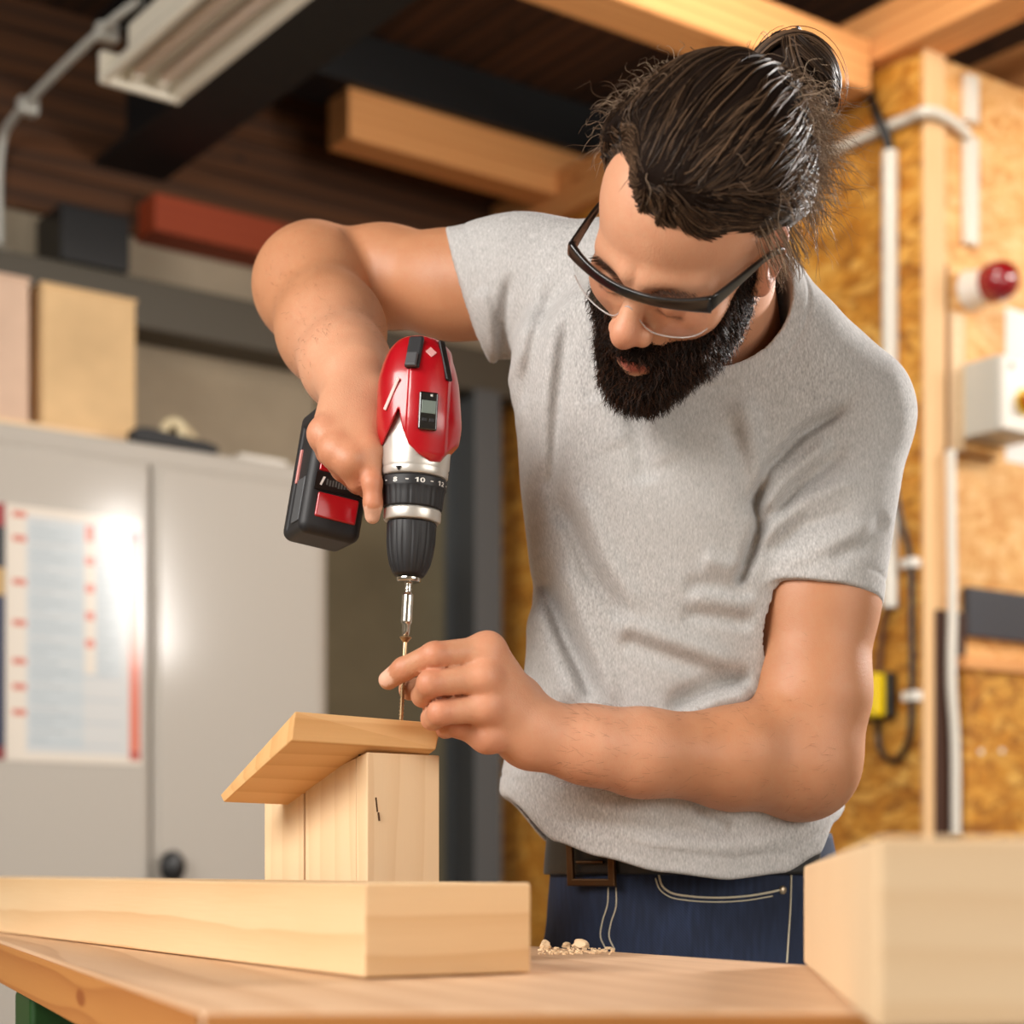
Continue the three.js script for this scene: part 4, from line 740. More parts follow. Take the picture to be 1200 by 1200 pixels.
fold([[740, 480], [748, 540], [752, 580]], -0.004, 0.010); fold([[755, 490], [775, 560]], 0.002, 0.012);
fold([[1002, 470], [940, 508], [898, 552], [886, 590]], -0.0075, 0.0055); fold([[892, 560], [886, 590], [890, 620], [872, 668], [860, 690]], -0.012, 0.006);
fold([[886, 612], [925, 560], [975, 515]], 0.0045, 0.007); fold([[884, 622], [938, 568], [995, 525]], -0.004, 0.006); fold([[884, 640], [940, 592], [1010, 560]], 0.004, 0.008); fold([[884, 656], [940, 618], [1000, 600]], -0.0035, 0.007); fold([[905, 668], [970, 640], [1035, 610]], 0.003, 0.009); fold([[965, 660], [1010, 640], [1045, 600]], -0.003, 0.007);
fold([[600, 290], [588, 350], [592, 420]], -0.004, 0.006); fold([[560, 300], [572, 350], [590, 400]], 0.003, 0.008); fold([[640, 300], [616, 370], [604, 430]], 0.0035, 0.009); fold([[655, 320], [628, 400], [610, 470]], -0.003, 0.008);
fold([[700, 470], [720, 540]], 0.002, 0.014); fold([[860, 470], [880, 540], [886, 590]], 0.004, 0.012); fold([[845, 500], [868, 560], [880, 610]], -0.003, 0.009);
function cloth(x, y, z) {
  let s = 0.0022 * noise.noise(x * 13, y * 9, z * 11) + 0.0012 * noise.noise(x * 34, y * 20, z * 26);
  if (z < -1.72) return s;
  for (const f of FOLDS) {
    if (x < f.x0 || x > f.x1 || y < f.y0 || y > f.y1) continue;
    let best = 1e9, tt = 0; const n = f.q.length - 1;
    for (let i = 0; i < n; i++) { const [ax, ay] = f.q[i], [bx, by] = f.q[i + 1], ex = bx - ax, ey = by - ay, t = clamp(((x - ax) * ex + (y - ay) * ey) / (ex * ex + ey * ey), 0, 1), d = Math.hypot(x - ax - ex * t, y - ay - ey * t); if (d < best) { best = d; tt = (i + t) / n; } }
    s += 1.6 * f.a * Math.exp(-best * best / (f.w * f.w)) * sstep(0, 0.2, tt) * sstep(1, 0.8, tt) ** 0.7;
  }
  return s;
}
const neckHole = (() => { const a = [neckTop.x, neckTop.y, neckTop.z], dir = V(NECK[0] - a[0], NECK[1] - a[1], NECK[2] - a[2]).normalize(), b = [NECK[0] + dir.x * 0.006, NECK[1] + dir.y * 0.006, NECK[2] + dir.z * 0.006]; return cone(a, b, 0.076, 0.074); })();
const shirtOuter = (x, y, z) => {
  let d = smin(shirtLoft(x, y, z), shoulderR(x, y, z), 0.045); d = smin(d, shoulderL(x, y, z), 0.05);
  const r = smax(sleeveR(x, y, z), hemR(x, y, z), 0.003), l = smax(sleeveL(x, y, z), hemL(x, y, z), 0.003);
  d = smin(d, r, 0.03);
  return smin(d, l, 0.012);
};
const shirtF = (x, y, z) => {
  let d = shirtOuter(x, y, z);
  if (d > 0.05) return d;
  d -= cloth(x, y, z);
  const hy = hemY(x);
  d = smax(d, hy - y, 0.003);
  if (y < hy + 0.06) d = smax(d, -Math.max(shirtLoft(x, y, z) + 0.013, y - hy - 0.035), 0.002);
  const hl = hemL(x, y, z); if (hl > -0.05) d = smax(d, -Math.max(sleeveL(x, y, z) + 0.0085, -hl - 0.025), 0.001);
  const hr = hemR(x, y, z); if (hr > -0.05) d = smax(d, -Math.max(sleeveR(x, y, z) + 0.0085, -hr - 0.025), 0.001);
  d = smax(d, -neckHole(x, y, z), 0.003);
  // stitched edges: a shallow line above each hem
  const line = (h, w) => 0.0012 * Math.exp(-((h - w) ** 2) / (0.0016 ** 2));
  if (d > -0.004) d += line(-hl, 0.020) * (sleeveL(x, y, z) < 0.012 ? 1 : 0) + line(-hr, 0.018) * (sleeveR(x, y, z) < 0.012 ? 1 : 0) + (y < hy + 0.04 ? line(y - hy, 0.019) : 0) + line(neckHole(x, y, z), 0.016);
  return d;
};
// ---- jeans
const jeansLoft = loft([[975, 652, 972, 1.735, 0.102], [1010, 649, 978, 1.742, 0.108], [1060, 646, 988, 1.75, 0.114], [1130, 643, 994, 1.76, 0.120], [1220, 645, 992, 1.765, 0.118]]);
const legs = [[[735, 1200, 1.775, 0.092], [715, 1560, 1.76, 0.068], [705, 2040, 1.80, 0.056]], [[895, 1200, 1.765, 0.092], [930, 1560, 1.74, 0.068], [945, 2040, 1.78, 0.056]]].map((l) => chain(l.map((p) => Q(...p)), 0.03));
const floorCut = 0.035;
const jeansF = (x, y, z) => {
  let d = Math.max(jeansLoft(x, y, z), at(0, 978, 1.66).y * 0 + y - 1.003);
  d = smin(d, Math.min(legs[0](x, y, z), legs[1](x, y, z)), 0.05);
  d -= 0.0020 * noise.noise(x * 22, y * 12, z * 20) + 0.0012 * noise.noise(x * 60, y * 22, z * 50) + (y < 0.6 ? 0.004 * noise.noise(x * 8, y * 26, z * 8) : 0);
  return Math.max(d, floorCut - y);
};
const mats = {
  skin: phy({ vertexColors: true, map: T.skinTone, roughness: 0.5, bumpMap: T.skin, bumpScale: 0.0008, sheen: 0.25, sheenRoughness: 0.5, sheenColor: new THREE.Color(0.9, 0.5, 0.35) }),
  shirt: phy({ map: T.knit, color: 0xe4e2df, roughness: 0.92, bumpMap: T.knitBump, bumpScale: 0.0003, sheen: 0.3, sheenRoughness: 0.6, sheenColor: new THREE.Color(0.8, 0.8, 0.8) }),
  jeans: std({ map: T.denim, roughness: 0.85, bumpMap: T.knitBump, bumpScale: 0.0003 }),
  hair: phy({ vertexColors: true, roughness: 0.46, specularIntensity: 0.45 }),
  hairBase: phy({ color: 0x1a100a, roughness: 0.8, specularIntensity: 0.2 }), beardBase: phy({ color: 0x150d08, roughness: 0.9, specularIntensity: 0.2 }),
  thread: std({ color: 0xcfc6ae, roughness: 0.8 }),
};
const BASE = V(0.155, 0, -1.76);
const man = thing('person', BASE, 0, 'bearded man in grey t-shirt and jeans, hair in a bun, bending over a drill', 'person');
const part = (name, geo, mat, parent = man) => { geo.translate(-BASE.x, 0, -BASE.z); return add(parent, name, geo, mat); };
part('body', boxUV(netMesh(bodyF, [-0.30, 0.94, -1.95], [0.42, 1.70, -1.30], 0.0024, skinColor), 1), mats.skin);
part('t_shirt', boxUV(netMesh(shirtF, [-0.10, 0.93, -1.90], [0.40, 1.60, -1.45], 0.0030), 1), mats.shirt).userData.label = 'heather grey short sleeved t-shirt';
part('jeans', boxUV(netMesh(jeansF, [-0.05, 0.02, -1.96], [0.40, 1.02, -1.58], 0.0050), 1), mats.jeans).userData.label = 'dark blue jeans';
// ---------------------------------------------------------------- hair, beard, brows
const BUN = toHead(at(926, 101, 1.452));
const BUNR = 0.043;
const hairLine = (x, y, z) => { const ax = Math.abs(x); return y - (mix(-0.012 + 0.052 * sstep(0.0, -0.045, x), 0.012, sstep(0.050, 0.074, ax)) + 0.80 * z) - 0.004 * noise.noise(x * 60, y * 60, z * 60); };
const bunFrame = (() => { const m = frameOf(BUN, V(0.3, 0.2, 1)).elements; return (x, y, z) => [m[0] * x + m[1] * y + m[2] * z, m[4] * x + m[5] * y + m[6] * z]; })();
const groove = (x, y, z) => { const [a, b] = bunFrame(x, y, z); return Math.atan2(b, a) * 2.4; };
const hairF = (x, y, z) => {
  const h = hairLine(x, y, z), t = sstep(-0.004, 0.055, h);
  const s = skullF(x, y, z) - (-0.003 + 0.022 * t) - t * (0.0010 * noise.noise(x * 55, y * 25, z * 25) + 0.0016 * noise.noise(groove(x, y, z) * 9, 3.1, Math.hypot(x - BUN.x, y - BUN.y, z - BUN.z) * 9) + 0.0008 * noise.noise(groove(x, y, z) * 26, 7.7, Math.hypot(x - BUN.x, y - BUN.y, z - BUN.z) * 12));
  const lock = ell([BUN.x * 0.72, BUN.y * 0.72, BUN.z * 0.72], [0.045, 0.045, 0.045])(x, y, z);
  return smax(smin(s, lock, 0.03), -h * 0.7, 0.006);
};
const headGeo = (g) => { g.applyMatrix4(headM); return g; };
const hairTone = (a, b) => { const t = rnd(); return mix3(a, b, t * t); };
{
  const g = netMesh(hairF, [-0.12, -0.10, -0.17], [0.14, 0.17, 0.12], 0.003);
  const hair = part('hair', headGeo(g.clone()), mats.hairBase); hair.userData.label = 'dark brown hair swept back and tied in a bun';
  const pos = g.attributes.position, hs = [], root = BUN.clone().multiplyScalar(0.74);
  const D = lin('#20150e'), B = lin('#6a523e');
  for (let i = 0; i < 60000 && hs.length < 9500; i++) {
    const k = Math.floor(rnd() * pos.count), p = V(pos.getX(k), pos.getY(k), pos.getZ(k));
    const h = hairLine(p.x, p.y, p.z); if (h > 0.12 || h < -0.003 || rnd() < (h > 0.035 ? 0.86 : 0.2) || skullF(p.x, p.y, p.z) < -0.004) continue;
    const lift0 = rr(-0.0005, 0.0022), pts = [], n = 30; let q = p.clone(), wob = rr(-1, 1) * 0.25;
    for (let s = 0; s < n; s++) {
      const gr = gradOf(hairF, q, 0.002), d = hairF(q.x, q.y, q.z); q.addScaledVector(gr, -(d - lift0 * Math.min(1, s / 3)));
      pts.push(q.clone());
      const to = root.clone().sub(q); if (to.length() < 0.022) break;
      const lr = 0.16 * noise.noise(q.x * 28, q.y * 28, q.z * 28) + wob * 0.15;
      const side = new THREE.Vector3().crossVectors(gr, to).normalize();
      to.normalize().addScaledVector(side, lr).addScaledVector(gr, -to.dot(gr)).normalize();
      q = q.clone().addScaledVector(to, 0.0068);
    }
    if (pts.length > 4) hs.push({ pts: pts.map(fromHead), r: rr(0.00035, 0.0008), c: hairTone(D, B) });
  }
  part('strands', hairGeo(hs), mats.hair, hair).userData.kind = 'stuff';
  // the bun: coils of hair wound over a core
  const bun = part('bun', headGeo(netMesh((x, y, z) => { const dx = x - BUN.x, dy = y - BUN.y, dz = z - BUN.z; return Math.hypot(dx, dy, dz) - BUNR * 0.93 - 0.004 * noise.noise(x * 50, y * 50, z * 50); }, [BUN.x - 0.06, BUN.y - 0.06, BUN.z - 0.06], [BUN.x + 0.06, BUN.y + 0.06, BUN.z + 0.06], 0.003)), mats.hairBase, hair);
  const ax = BUN.clone().normalize(), fm = frameOf(ax, V(0.3, 0.2, 1)), bs = [];
  const loops = []; for (let i = 0; i < 9; i++) loops.push({ tilt: rr(-0.9, 0.9), az: rr(0, 6.28), off: rr(-0.5, 0.62), a0: rr(0, 6.28), span: rr(2.6, 5.2) });
  for (let i = 0; i < 1000; i++) {
    const L = loops[i % 9], o = L.off + rr(-0.16, 0.16), a0 = L.a0 + rr(-0.4, 0.4), m = 26, pts = [], rad = BUNR * rr(0.94, 1.06), e = new THREE.Euler(L.tilt, 0, 0), ez = new THREE.Euler(0, 0, L.az);
    for (let s = 0; s < m; s++) { const t = s / (m - 1), a = a0 + L.span * t, c = o * 0.9 + 0.1 * Math.sin(a * 2 + L.az), w = Math.sqrt(Math.max(0.05, 1 - c * c)), fly = rad + 0.0015 * Math.sin(t * 3.1) + 0.003 * noise.noise(a * 1.3 + i % 9, o * 4, L.az) + (i % 37 === 0 ? 0.010 * t * t : 0); pts.push(fromHead(V(Math.cos(a) * w, Math.sin(a) * w, c).multiplyScalar(fly).applyEuler(e).applyEuler(ez).applyMatrix4(fm).add(BUN))); }
    bs.push({ pts, r: rr(0.0004, 0.0008), c: hairTone(D, B) });
  }
  part('strands', hairGeo(bs), mats.hair, hair).userData.kind = 'stuff';
  // loose frizz at both sides and at the nape
  const fs = [], fr = lin('#66503f'), fl = lin('#b0987f');
  for (let i = 0; i < 16000 && fs.length < 1150; i++) {
    const k = Math.floor(rnd() * pos.count), p = V(pos.getX(k), pos.getY(k), pos.getZ(k)), w = fromHead(p), gr = gradOf(hairF, p, 0.002), gw = gr.clone().transformDirection(headM);
    const right = gw.x > 0.72 && gw.z < 0.55 && w.y > at(0, 345, 1.5).y, left = gw.x < -0.5 && gw.z < 0.7 && w.y > at(0, 220, 1.5).y;
    if (!(right && rnd() < 0.75) && !(left && rnd() < 0.30) && rnd() > 0.003) continue; if (hairLine(p.x, p.y, p.z) < 0.012) continue;
    const L = (right ? rr(0.008, 0.045) : rr(0.010, 0.040)) * (rnd() < 0.25 ? 1.2 : 0.75), pts = [], m = 14, dv = gw.clone().multiplyScalar(0.7).add(V(rr(-0.7, 0.7), right ? rr(-1.1, 0.3) : rr(-0.5, 0.6), rr(-0.7, 0.7))).normalize(), cx = rr(0, 6.28), amp = rr(0.0015, 0.006), fq = rr(4, 11), s1 = new THREE.Vector3().crossVectors(dv, V(0, 0, 1)).normalize(), s2 = new THREE.Vector3().crossVectors(dv, s1);
    for (let s = 0; s < m; s++) { const t = s / (m - 1); pts.push(w.clone().addScaledVector(dv, L * t).addScaledVector(s1, amp * t * Math.sin(fq * t + cx)).addScaledVector(s2, amp * t * Math.cos(fq * t + cx)).add(V(0, -0.012 * t * t, 0))); }
    fs.push({ pts, r: rr(0.00020, 0.00038), c: hairTone(fr, fl) });
  }
  for (let i = 0, n = 0; i < 60000 && n < 130; i++) {           // wisps hanging over the ear on his left
    const k = Math.floor(rnd() * pos.count), p = V(pos.getX(k), pos.getY(k), pos.getZ(k)), h = hairLine(p.x, p.y, p.z);
    if (p.x < 0.060 || h > 0.028 || h < 0.001 || p.z < -0.06 || p.z > 0.022) continue;
    const w = fromHead(p), gr = gradOf(hairF, p, 0.002).transformDirection(headM), L = rr(0.010, 0.034), pts = [], c = rr(0, 6.28), am = rr(0.001, 0.004), fq = rr(3, 8); if (gr.x < 0.2) continue; n++;
    for (let s = 0; s < 12; s++) { const t = s / 11; pts.push(w.clone().addScaledVector(gr, 0.016 * Math.sin(t * 2.2)).add(V(rr(-0.0003, 0.0003) + am * t * Math.sin(fq * t + c) + 0.006 * t, -L * t, 0.004 * t + am * t * Math.cos(fq * t + c)))); }
    fs.push({ pts, r: rr(0.00022, 0.0004), c: hairTone(fr, fl) });
  }
  part('loose_hairs', hairGeo(fs), mats.hair, hair).userData.kind = 'stuff';
}
{
  // beard and moustache
  const cut = (x, y, z) => {                                       // positive inside the bearded skin
    const ax = Math.abs(x);
    let m = Math.min(-0.006 - 0.66 * z - y, z + 0.012 + 0.25 * (y + 0.03), y + 0.150, 0.0755 - ax);
    if (ax > 0.05) m = Math.max(m, Math.min(0.012 - Math.abs(z - 0.010 - 0.4 * (y + 0.02)), -0.004 - y, y + 0.04, 0.0745 - ax + 0.02 * Math.max(0, z)));
    if (z > 0.06) m = Math.max(m, Math.min(0.036 - ax, -0.0565 - y - 0.12 * ax));
    const lip = 0.0125 - Math.hypot(ax * 0.66, (y + 0.0845) * 1.25);
    if (z > 0.07) m = Math.min(m, -lip);
    return m + 0.003 * noise.noise(x * 70, y * 70, z * 70);
  };
  const thick = (x, y, z) => 0.004 + 0.0045 * sstep(-0.045, -0.12, y) * sstep(-0.02, 0.05, z) + 0.006 * sstep(-0.02, -0.07, y);
  const bf = (x, y, z) => { const d = faceF(x, y, z); if (Math.abs(d) > 0.05) return d; const m = cut(x, y, z); return smax(d - thick(x, y, z) * sstep(-0.001, 0.012, m), -m * 0.6, 0.003) - 0.0014 * noise.noise(x * 190, y * 190, z * 190) - 0.0012 * noise.noise(x * 420, y * 420, z * 420); };
  const g = netMesh(bf, [-0.11, -0.19, -0.05], [0.11, 0.02, 0.14], 0.0026);
  const beard = part('beard', headGeo(g.clone()), mats.beardBase); beard.userData.label = 'full dark beard and moustache';
  const pos = g.attributes.position, hs = [], D = lin('#0f0805'), B = lin('#4a2d1b');
  for (let i = 0; i < 60000 && hs.length < 11500; i++) {
    const k = Math.floor(rnd() * pos.count), p = V(pos.getX(k), pos.getY(k), pos.getZ(k)), gr = gradOf(bf, p, 0.002), out = gradOf(faceF, p, 0.002);
    if (gr.dot(out) < 0.0 || cut(p.x, p.y, p.z) < -0.001) continue;
    const chin = sstep(-0.05, -0.12, p.y), L = mix(0.007, 0.010, chin) * rr(0.6, 1.35), w = fromHead(p.addScaledVector(out, -0.002)), flow = V(p.x * 3 + rr(-0.4, 0.4), -0.8 + rr(-0.35, 0.35), rr(-0.4, 0.4)), dir = flow.addScaledVector(gr, -flow.dot(gr)).normalize().multiplyScalar(0.85).addScaledVector(gr, rr(0.30, 0.75)).normalize().transformDirection(headM);
    const s1 = new THREE.Vector3().crossVectors(dir, V(0, 0.2, 1)).normalize(), s2 = new THREE.Vector3().crossVectors(dir, s1), ph = rr(0, 6.28), am = rr(0.0006, 0.0022), fq = rr(4, 9), pts = [];
    for (let s = 0; s < 7; s++) { const t = s / 6; pts.push(w.clone().addScaledVector(dir, L * t).addScaledVector(s1, am * t * Math.sin(fq * t + ph)).addScaledVector(s2, am * t * Math.cos(fq * t + ph)).add(V(0, -0.002 * t * t, 0))); }
    hs.push({ pts, r: rr(0.00025, 0.00045), c: hairTone(D, B) });
  }
  part('strands', hairGeo(hs), mats.hair, beard).userData.kind = 'stuff';
  for (const s of [-1, 1]) {
    const eb = [];
    for (let i = 0; i < 150; i++) { const t = rnd(), x = s * mix(0.012, 0.052, t), y0 = -0.005 + 0.005 * Math.sin(t * 2.6) + rr(-0.0035, 0.0035); let q = V(x, y0, 0.12); for (let n = 0; n < 40; n++) { const d = faceF(q.x, q.y, q.z); if (d < 0.0004) break; q.z -= d * 0.8; }
      const o = gradOf(faceF, q, 0.002), dv = V(s * 0.8, 0.25 - 0.5 * t, 0).addScaledVector(o, 0.35).normalize(), pts = []; for (let n = 0; n < 4; n++) pts.push(fromHead(q.clone().addScaledVector(dv, 0.0085 * n / 3 * (n < 3 ? 1 : 0.95)))); eb.push({ pts, r: 0.00020, c: lin('#4a3020') }); }
    part('eyebrow', hairGeo(eb), mats.hair);
  }
  // fine hair on both forearms
  const ah = [];
  for (const [f, c] of [[foreL, armLF], [foreR, armRF]]) for (let i = 0; i < 700; i++) {
    const k = rnd() * (f.length - 1.4), j = Math.floor(k), t = k - j, a = f[j], b = f[j + 1], p = at(mix(a[0], b[0], t), mix(a[1], b[1], t), mix(a[2], b[2], t)), ax = at(...b.slice(0, 3)).sub(at(...a.slice(0, 3))).normalize();
    const dv = V(rr(-1, 1), rr(-1, 1), rr(-1, 1)).cross(ax).normalize(), q = p.clone(); for (let n = 0; n < 60; n++) { const d = c(q.x, q.y, q.z); if (d > -0.0003) break; q.addScaledVector(dv, -d + 0.0004); }
    const g = dv.clone().multiplyScalar(0.35).addScaledVector(ax, 0.9).add(V(rr(-0.4, 0.4), rr(-0.4, 0.4), rr(-0.4, 0.4))).normalize(), L = rr(0.006, 0.013), pts = []; for (let n = 0; n < 5; n++) pts.push(q.clone().addScaledVector(g, L * n / 4).addScaledVector(dv, -0.002 * (n / 4) ** 2)); ah.push({ pts, r: 0.00008, c: lin('#7b5638') });
  }
  const ar = part('arm_hair', hairGeo(ah), mats.hair); ar.userData.kind = 'stuff';
}
// ---- belt, seams and shoes
{
  const belt = part('belt', boxUV(netMesh((x, y, z) => { const y0 = 0.9705 + 0.03 * (x - 0.1) * -0.4; return smax(Math.abs(jeansLoft(x, y, z) - 0.0035) - 0.0022, Math.max(Math.abs(y - 0.982) - 0.019, x - at(958, 990, 1.7).x), 0.002); }, [-0.05, 0.95, -1.96], [0.40, 1.02, -1.58], 0.0022)), std({ color: 0x0f0b09, roughness: 0.45 }));
  belt.userData.label = 'dark brown leather belt';
  const b = onField((x, y, z) => jeansLoft(x, y, z) - 0.006, 694, 1010), n = gradOf(jeansLoft, b, 0.004), fm = frameOf(n, V(0, 1, 0));
  const s = new THREE.Shape(); s.moveTo(-0.026, -0.021); s.lineTo(0.026, -0.021); s.lineTo(0.026, 0.021); s.lineTo(-0.026, 0.021); s.closePath(); const hole = new THREE.Path(); hole.moveTo(-0.021, -0.0165); hole.lineTo(-0.021, 0.0165); hole.lineTo(0.021, 0.0165); hole.lineTo(0.021, -0.0165); hole.closePath(); s.holes.push(hole);
  const bg = new THREE.ExtrudeGeometry(s, { depth: 0.002, bevelThickness: 0.0012, bevelSize: 0.0012, bevelSegments: 2 }); bg.applyMatrix4(fm.clone().setPosition(b.clone().addScaledVector(n, 0.001)));
  part('buckle', bg, std({ color: 0x5a4028, metalness: 0.8, roughness: 0.4 }), belt);
  const pin = new THREE.CylinderGeometry(0.0018, 0.0018, 0.03, 10); pin.rotateZ(Math.PI / 2); pin.applyMatrix4(fm.clone().setPosition(b.clone().addScaledVector(n, 0.003))); part('buckle_pin', pin, std({ color: 0x5a4028, metalness: 0.8, roughness: 0.4 }), belt);
  const jeans = man.children.find((c) => c.name === 'jeans'), on = (x, y) => { const p = onField(jeansF, x, y); return p && p.addScaledVector(gradOf(jeansF, p), 0.0003); };
  const stitch = (name, pts, r = 0.0009) => { const q = pts.map(([x, y]) => on(x, y)).filter(Boolean); if (q.length > 1) part(name, tubeGeo(q, r, q.length * 8, 6), mats.thread, jeans); };
  stitch('pocket_seam', [[772, 1025], [776, 1038], [786, 1046], [805, 1050], [840, 1052], [875, 1050], [900, 1046], [918, 1042]], 0.0011);
  stitch('pocket_seam', [[768, 1029], [773, 1042], [785, 1051], [805, 1055], [840, 1057], [875, 1055], [905, 1050]], 0.0007);
  stitch('side_seam', [[927, 1024], [926, 1060], [924, 1095], [922, 1128]], 0.0009);
  stitch('fly_seam', [[713, 1040], [712, 1060], [706, 1080], [704, 1098], [710, 1112]], 0.0006); stitch('fly_seam', [[722, 1040], [722, 1062], [716, 1082], [714, 1098], [720, 1112]], 0.0006);
  const rv = on(917, 1043); if (rv) { const c = new THREE.SphereGeometry(0.0042, 18, 12); c.scale(1, 1, 0.55); c.applyMatrix4(frameOf(gradOf(jeansF, rv), V(0, 1, 0)).setPosition(rv)); part('rivet', c, std({ color: 0xb6a58c, metalness: 0.8, roughness: 0.35 }), jeans); }
  for (const [x, d] of [[703, 1.80], [947, 1.78]]) {
    const a = at(x, 1020, d), sh = boxUV(netMesh((X, Y, Z) => { const f = smin(ell([a.x - 0.02, 0.045, a.z + 0.09], [0.050, 0.046, 0.10])(X, Y, Z), ell([a.x, 0.06, a.z], [0.048, 0.065, 0.075])(X, Y, Z), 0.03); return smax(smin(f, rboxF([a.x - 0.012, 0.012, a.z + 0.05], [0.046, 0.012, 0.135], 0.012)(X, Y, Z), 0.006), -Y + 0.001, 0.002); }, [a.x - 0.10, -0.01, a.z - 0.12], [a.x + 0.09, 0.15, a.z + 0.23], 0.005));
    part('shoe', sh, std({ color: 0x2b2018, roughness: 0.6 }));
  }
}
// ---- safety glasses
{
  const g = new THREE.Group(); g.name = numbered('safety_glasses'); g.applyMatrix4(headM); scene.add(g);
  tag(g, 'clear safety glasses with a black brow bar, worn by the bearded man', 'glasses');
  const zc = (x) => 0.1055 - 3.6 * x * x, curve = (x, y) => V(x, y, zc(x));
  const sweep = (pts, ws, hs, out) => {                          // superellipse section, w along the outward direction, h along y
    const P = [], I = [], m = 16, n = pts.length;
    for (let i = 0; i < n; i++) {
      const t = pts[Math.min(i + 1, n - 1)].clone().sub(pts[Math.max(i - 1, 0)]).normalize(), o = out(pts[i]).addScaledVector(t, -out(pts[i]).dot(t)).normalize(), u = new THREE.Vector3().crossVectors(t, o).normalize();
      for (let k = 0; k < m; k++) { const a = k / m * 2 * Math.PI, c = Math.cos(a), s = Math.sin(a), e = 0.55, x = Math.sign(c) * Math.abs(c) ** e * ws[i] / 2, y = Math.sign(s) * Math.abs(s) ** e * hs[i] / 2; const q = pts[i].clone().addScaledVector(o, x).addScaledVector(u, y); P.push(q.x, q.y, q.z); }
      if (i) for (let k = 0; k < m; k++) { const a = (i - 1) * m + k, b = (i - 1) * m + (k + 1) % m; I.push(a, a + m, b + m, a, b + m, b); }
    }
    for (const e of [0, n - 1]) { const c = P.length / 3; P.push(pts[e].x, pts[e].y, pts[e].z); for (let k = 0; k < m; k++) { const a = e * m + k, b = e * m + (k + 1) % m; if (e) I.push(c, b, a); else I.push(c, a, b); } }
    const q = new THREE.BufferGeometry(); q.setAttribute('position', new THREE.Float32BufferAttribute(P, 3)); q.setIndex(I); q.computeVertexNormals(); return q;
  };
  const gloss = phy({ color: 0x0b0b0c, roughness: 0.28, clearcoat: 0.6, side: THREE.DoubleSide });
  const N = 41, bp = [], bw = [], bh = []; for (let i = 0; i < N; i++) { const x = mix(-0.074, 0.074, i / (N - 1)), e = Math.abs(x) / 0.074; bp.push(curve(x, 0.000 + 0.004 * e * e)); bw.push(0.0046 + 0.002 * e ** 4); bh.push(0.0095 + 0.0070 * e ** 3); }
  add(g, 'brow_bar', sweep(bp, bw, bh, (p) => V(p.x * 9, 0, 1).normalize()), gloss).userData.label = 'curved black brow bar';
  for (const s of [-1, 1]) { const tp = [], tw = [], th = []; for (let i = 0; i < 16; i++) { const t = i / 15; tp.push(V(s * mix(0.0735, 0.0855, Math.sin(t * 1.57)), 0.004 + 0.004 * t - 0.016 * t ** 5, mix(0.0855, -0.022, t))); tw.push(0.0042); th.push(mix(0.015, 0.006, Math.min(1, t * 1.6))); } add(g, 'temple', sweep(tp, tw, th, () => V(s, 0, 0)), gloss).userData.label = 'black side arm'; }
  const P = [], I = [], nx = 72, ny = 12; for (let j = 0; j <= ny; j++) for (let i = 0; i <= nx; i++) { const x = mix(-0.071, 0.071, i / nx), e = Math.abs(x) / 0.071, lowY = -0.040 + 0.024 * Math.exp(-((x / 0.013) ** 2)) + 0.016 * e ** 6, y = mix(-0.002 + 0.004 * e * e, lowY, j / ny), z = zc(x) + 0.0005 - 0.12 * (0.01 - y) * 0.5 - 2.2 * (0.01 - y) ** 2; P.push(x, y, z); if (i && j) { const a = j * (nx + 1) + i; I.push(a - nx - 2, a - 1, a, a - nx - 2, a, a - nx - 1); } }
  const lg = new THREE.BufferGeometry(); lg.setAttribute('position', new THREE.Float32BufferAttribute(P, 3)); lg.setIndex(I); lg.computeVertexNormals();
  add(g, 'lens', lg, phy({ color: 0xffffff, transmission: 1, thickness: 0, roughness: 0.06, ior: 1.5, specularIntensity: 1, side: THREE.DoubleSide })).userData.label = 'clear wraparound lens';
  const edge = []; for (let i = 0; i <= nx; i++) { const k = (ny * (nx + 1) + i) * 3; edge.push(V(P[k], P[k + 1], P[k + 2])); }
  add(g, 'lens_edge', new THREE.TubeGeometry(new THREE.CatmullRomCurve3(edge), 120, 0.0007, 6), phy({ color: 0xe8e4e2, roughness: 0.15, transmission: 0.6, thickness: 0 }));
}
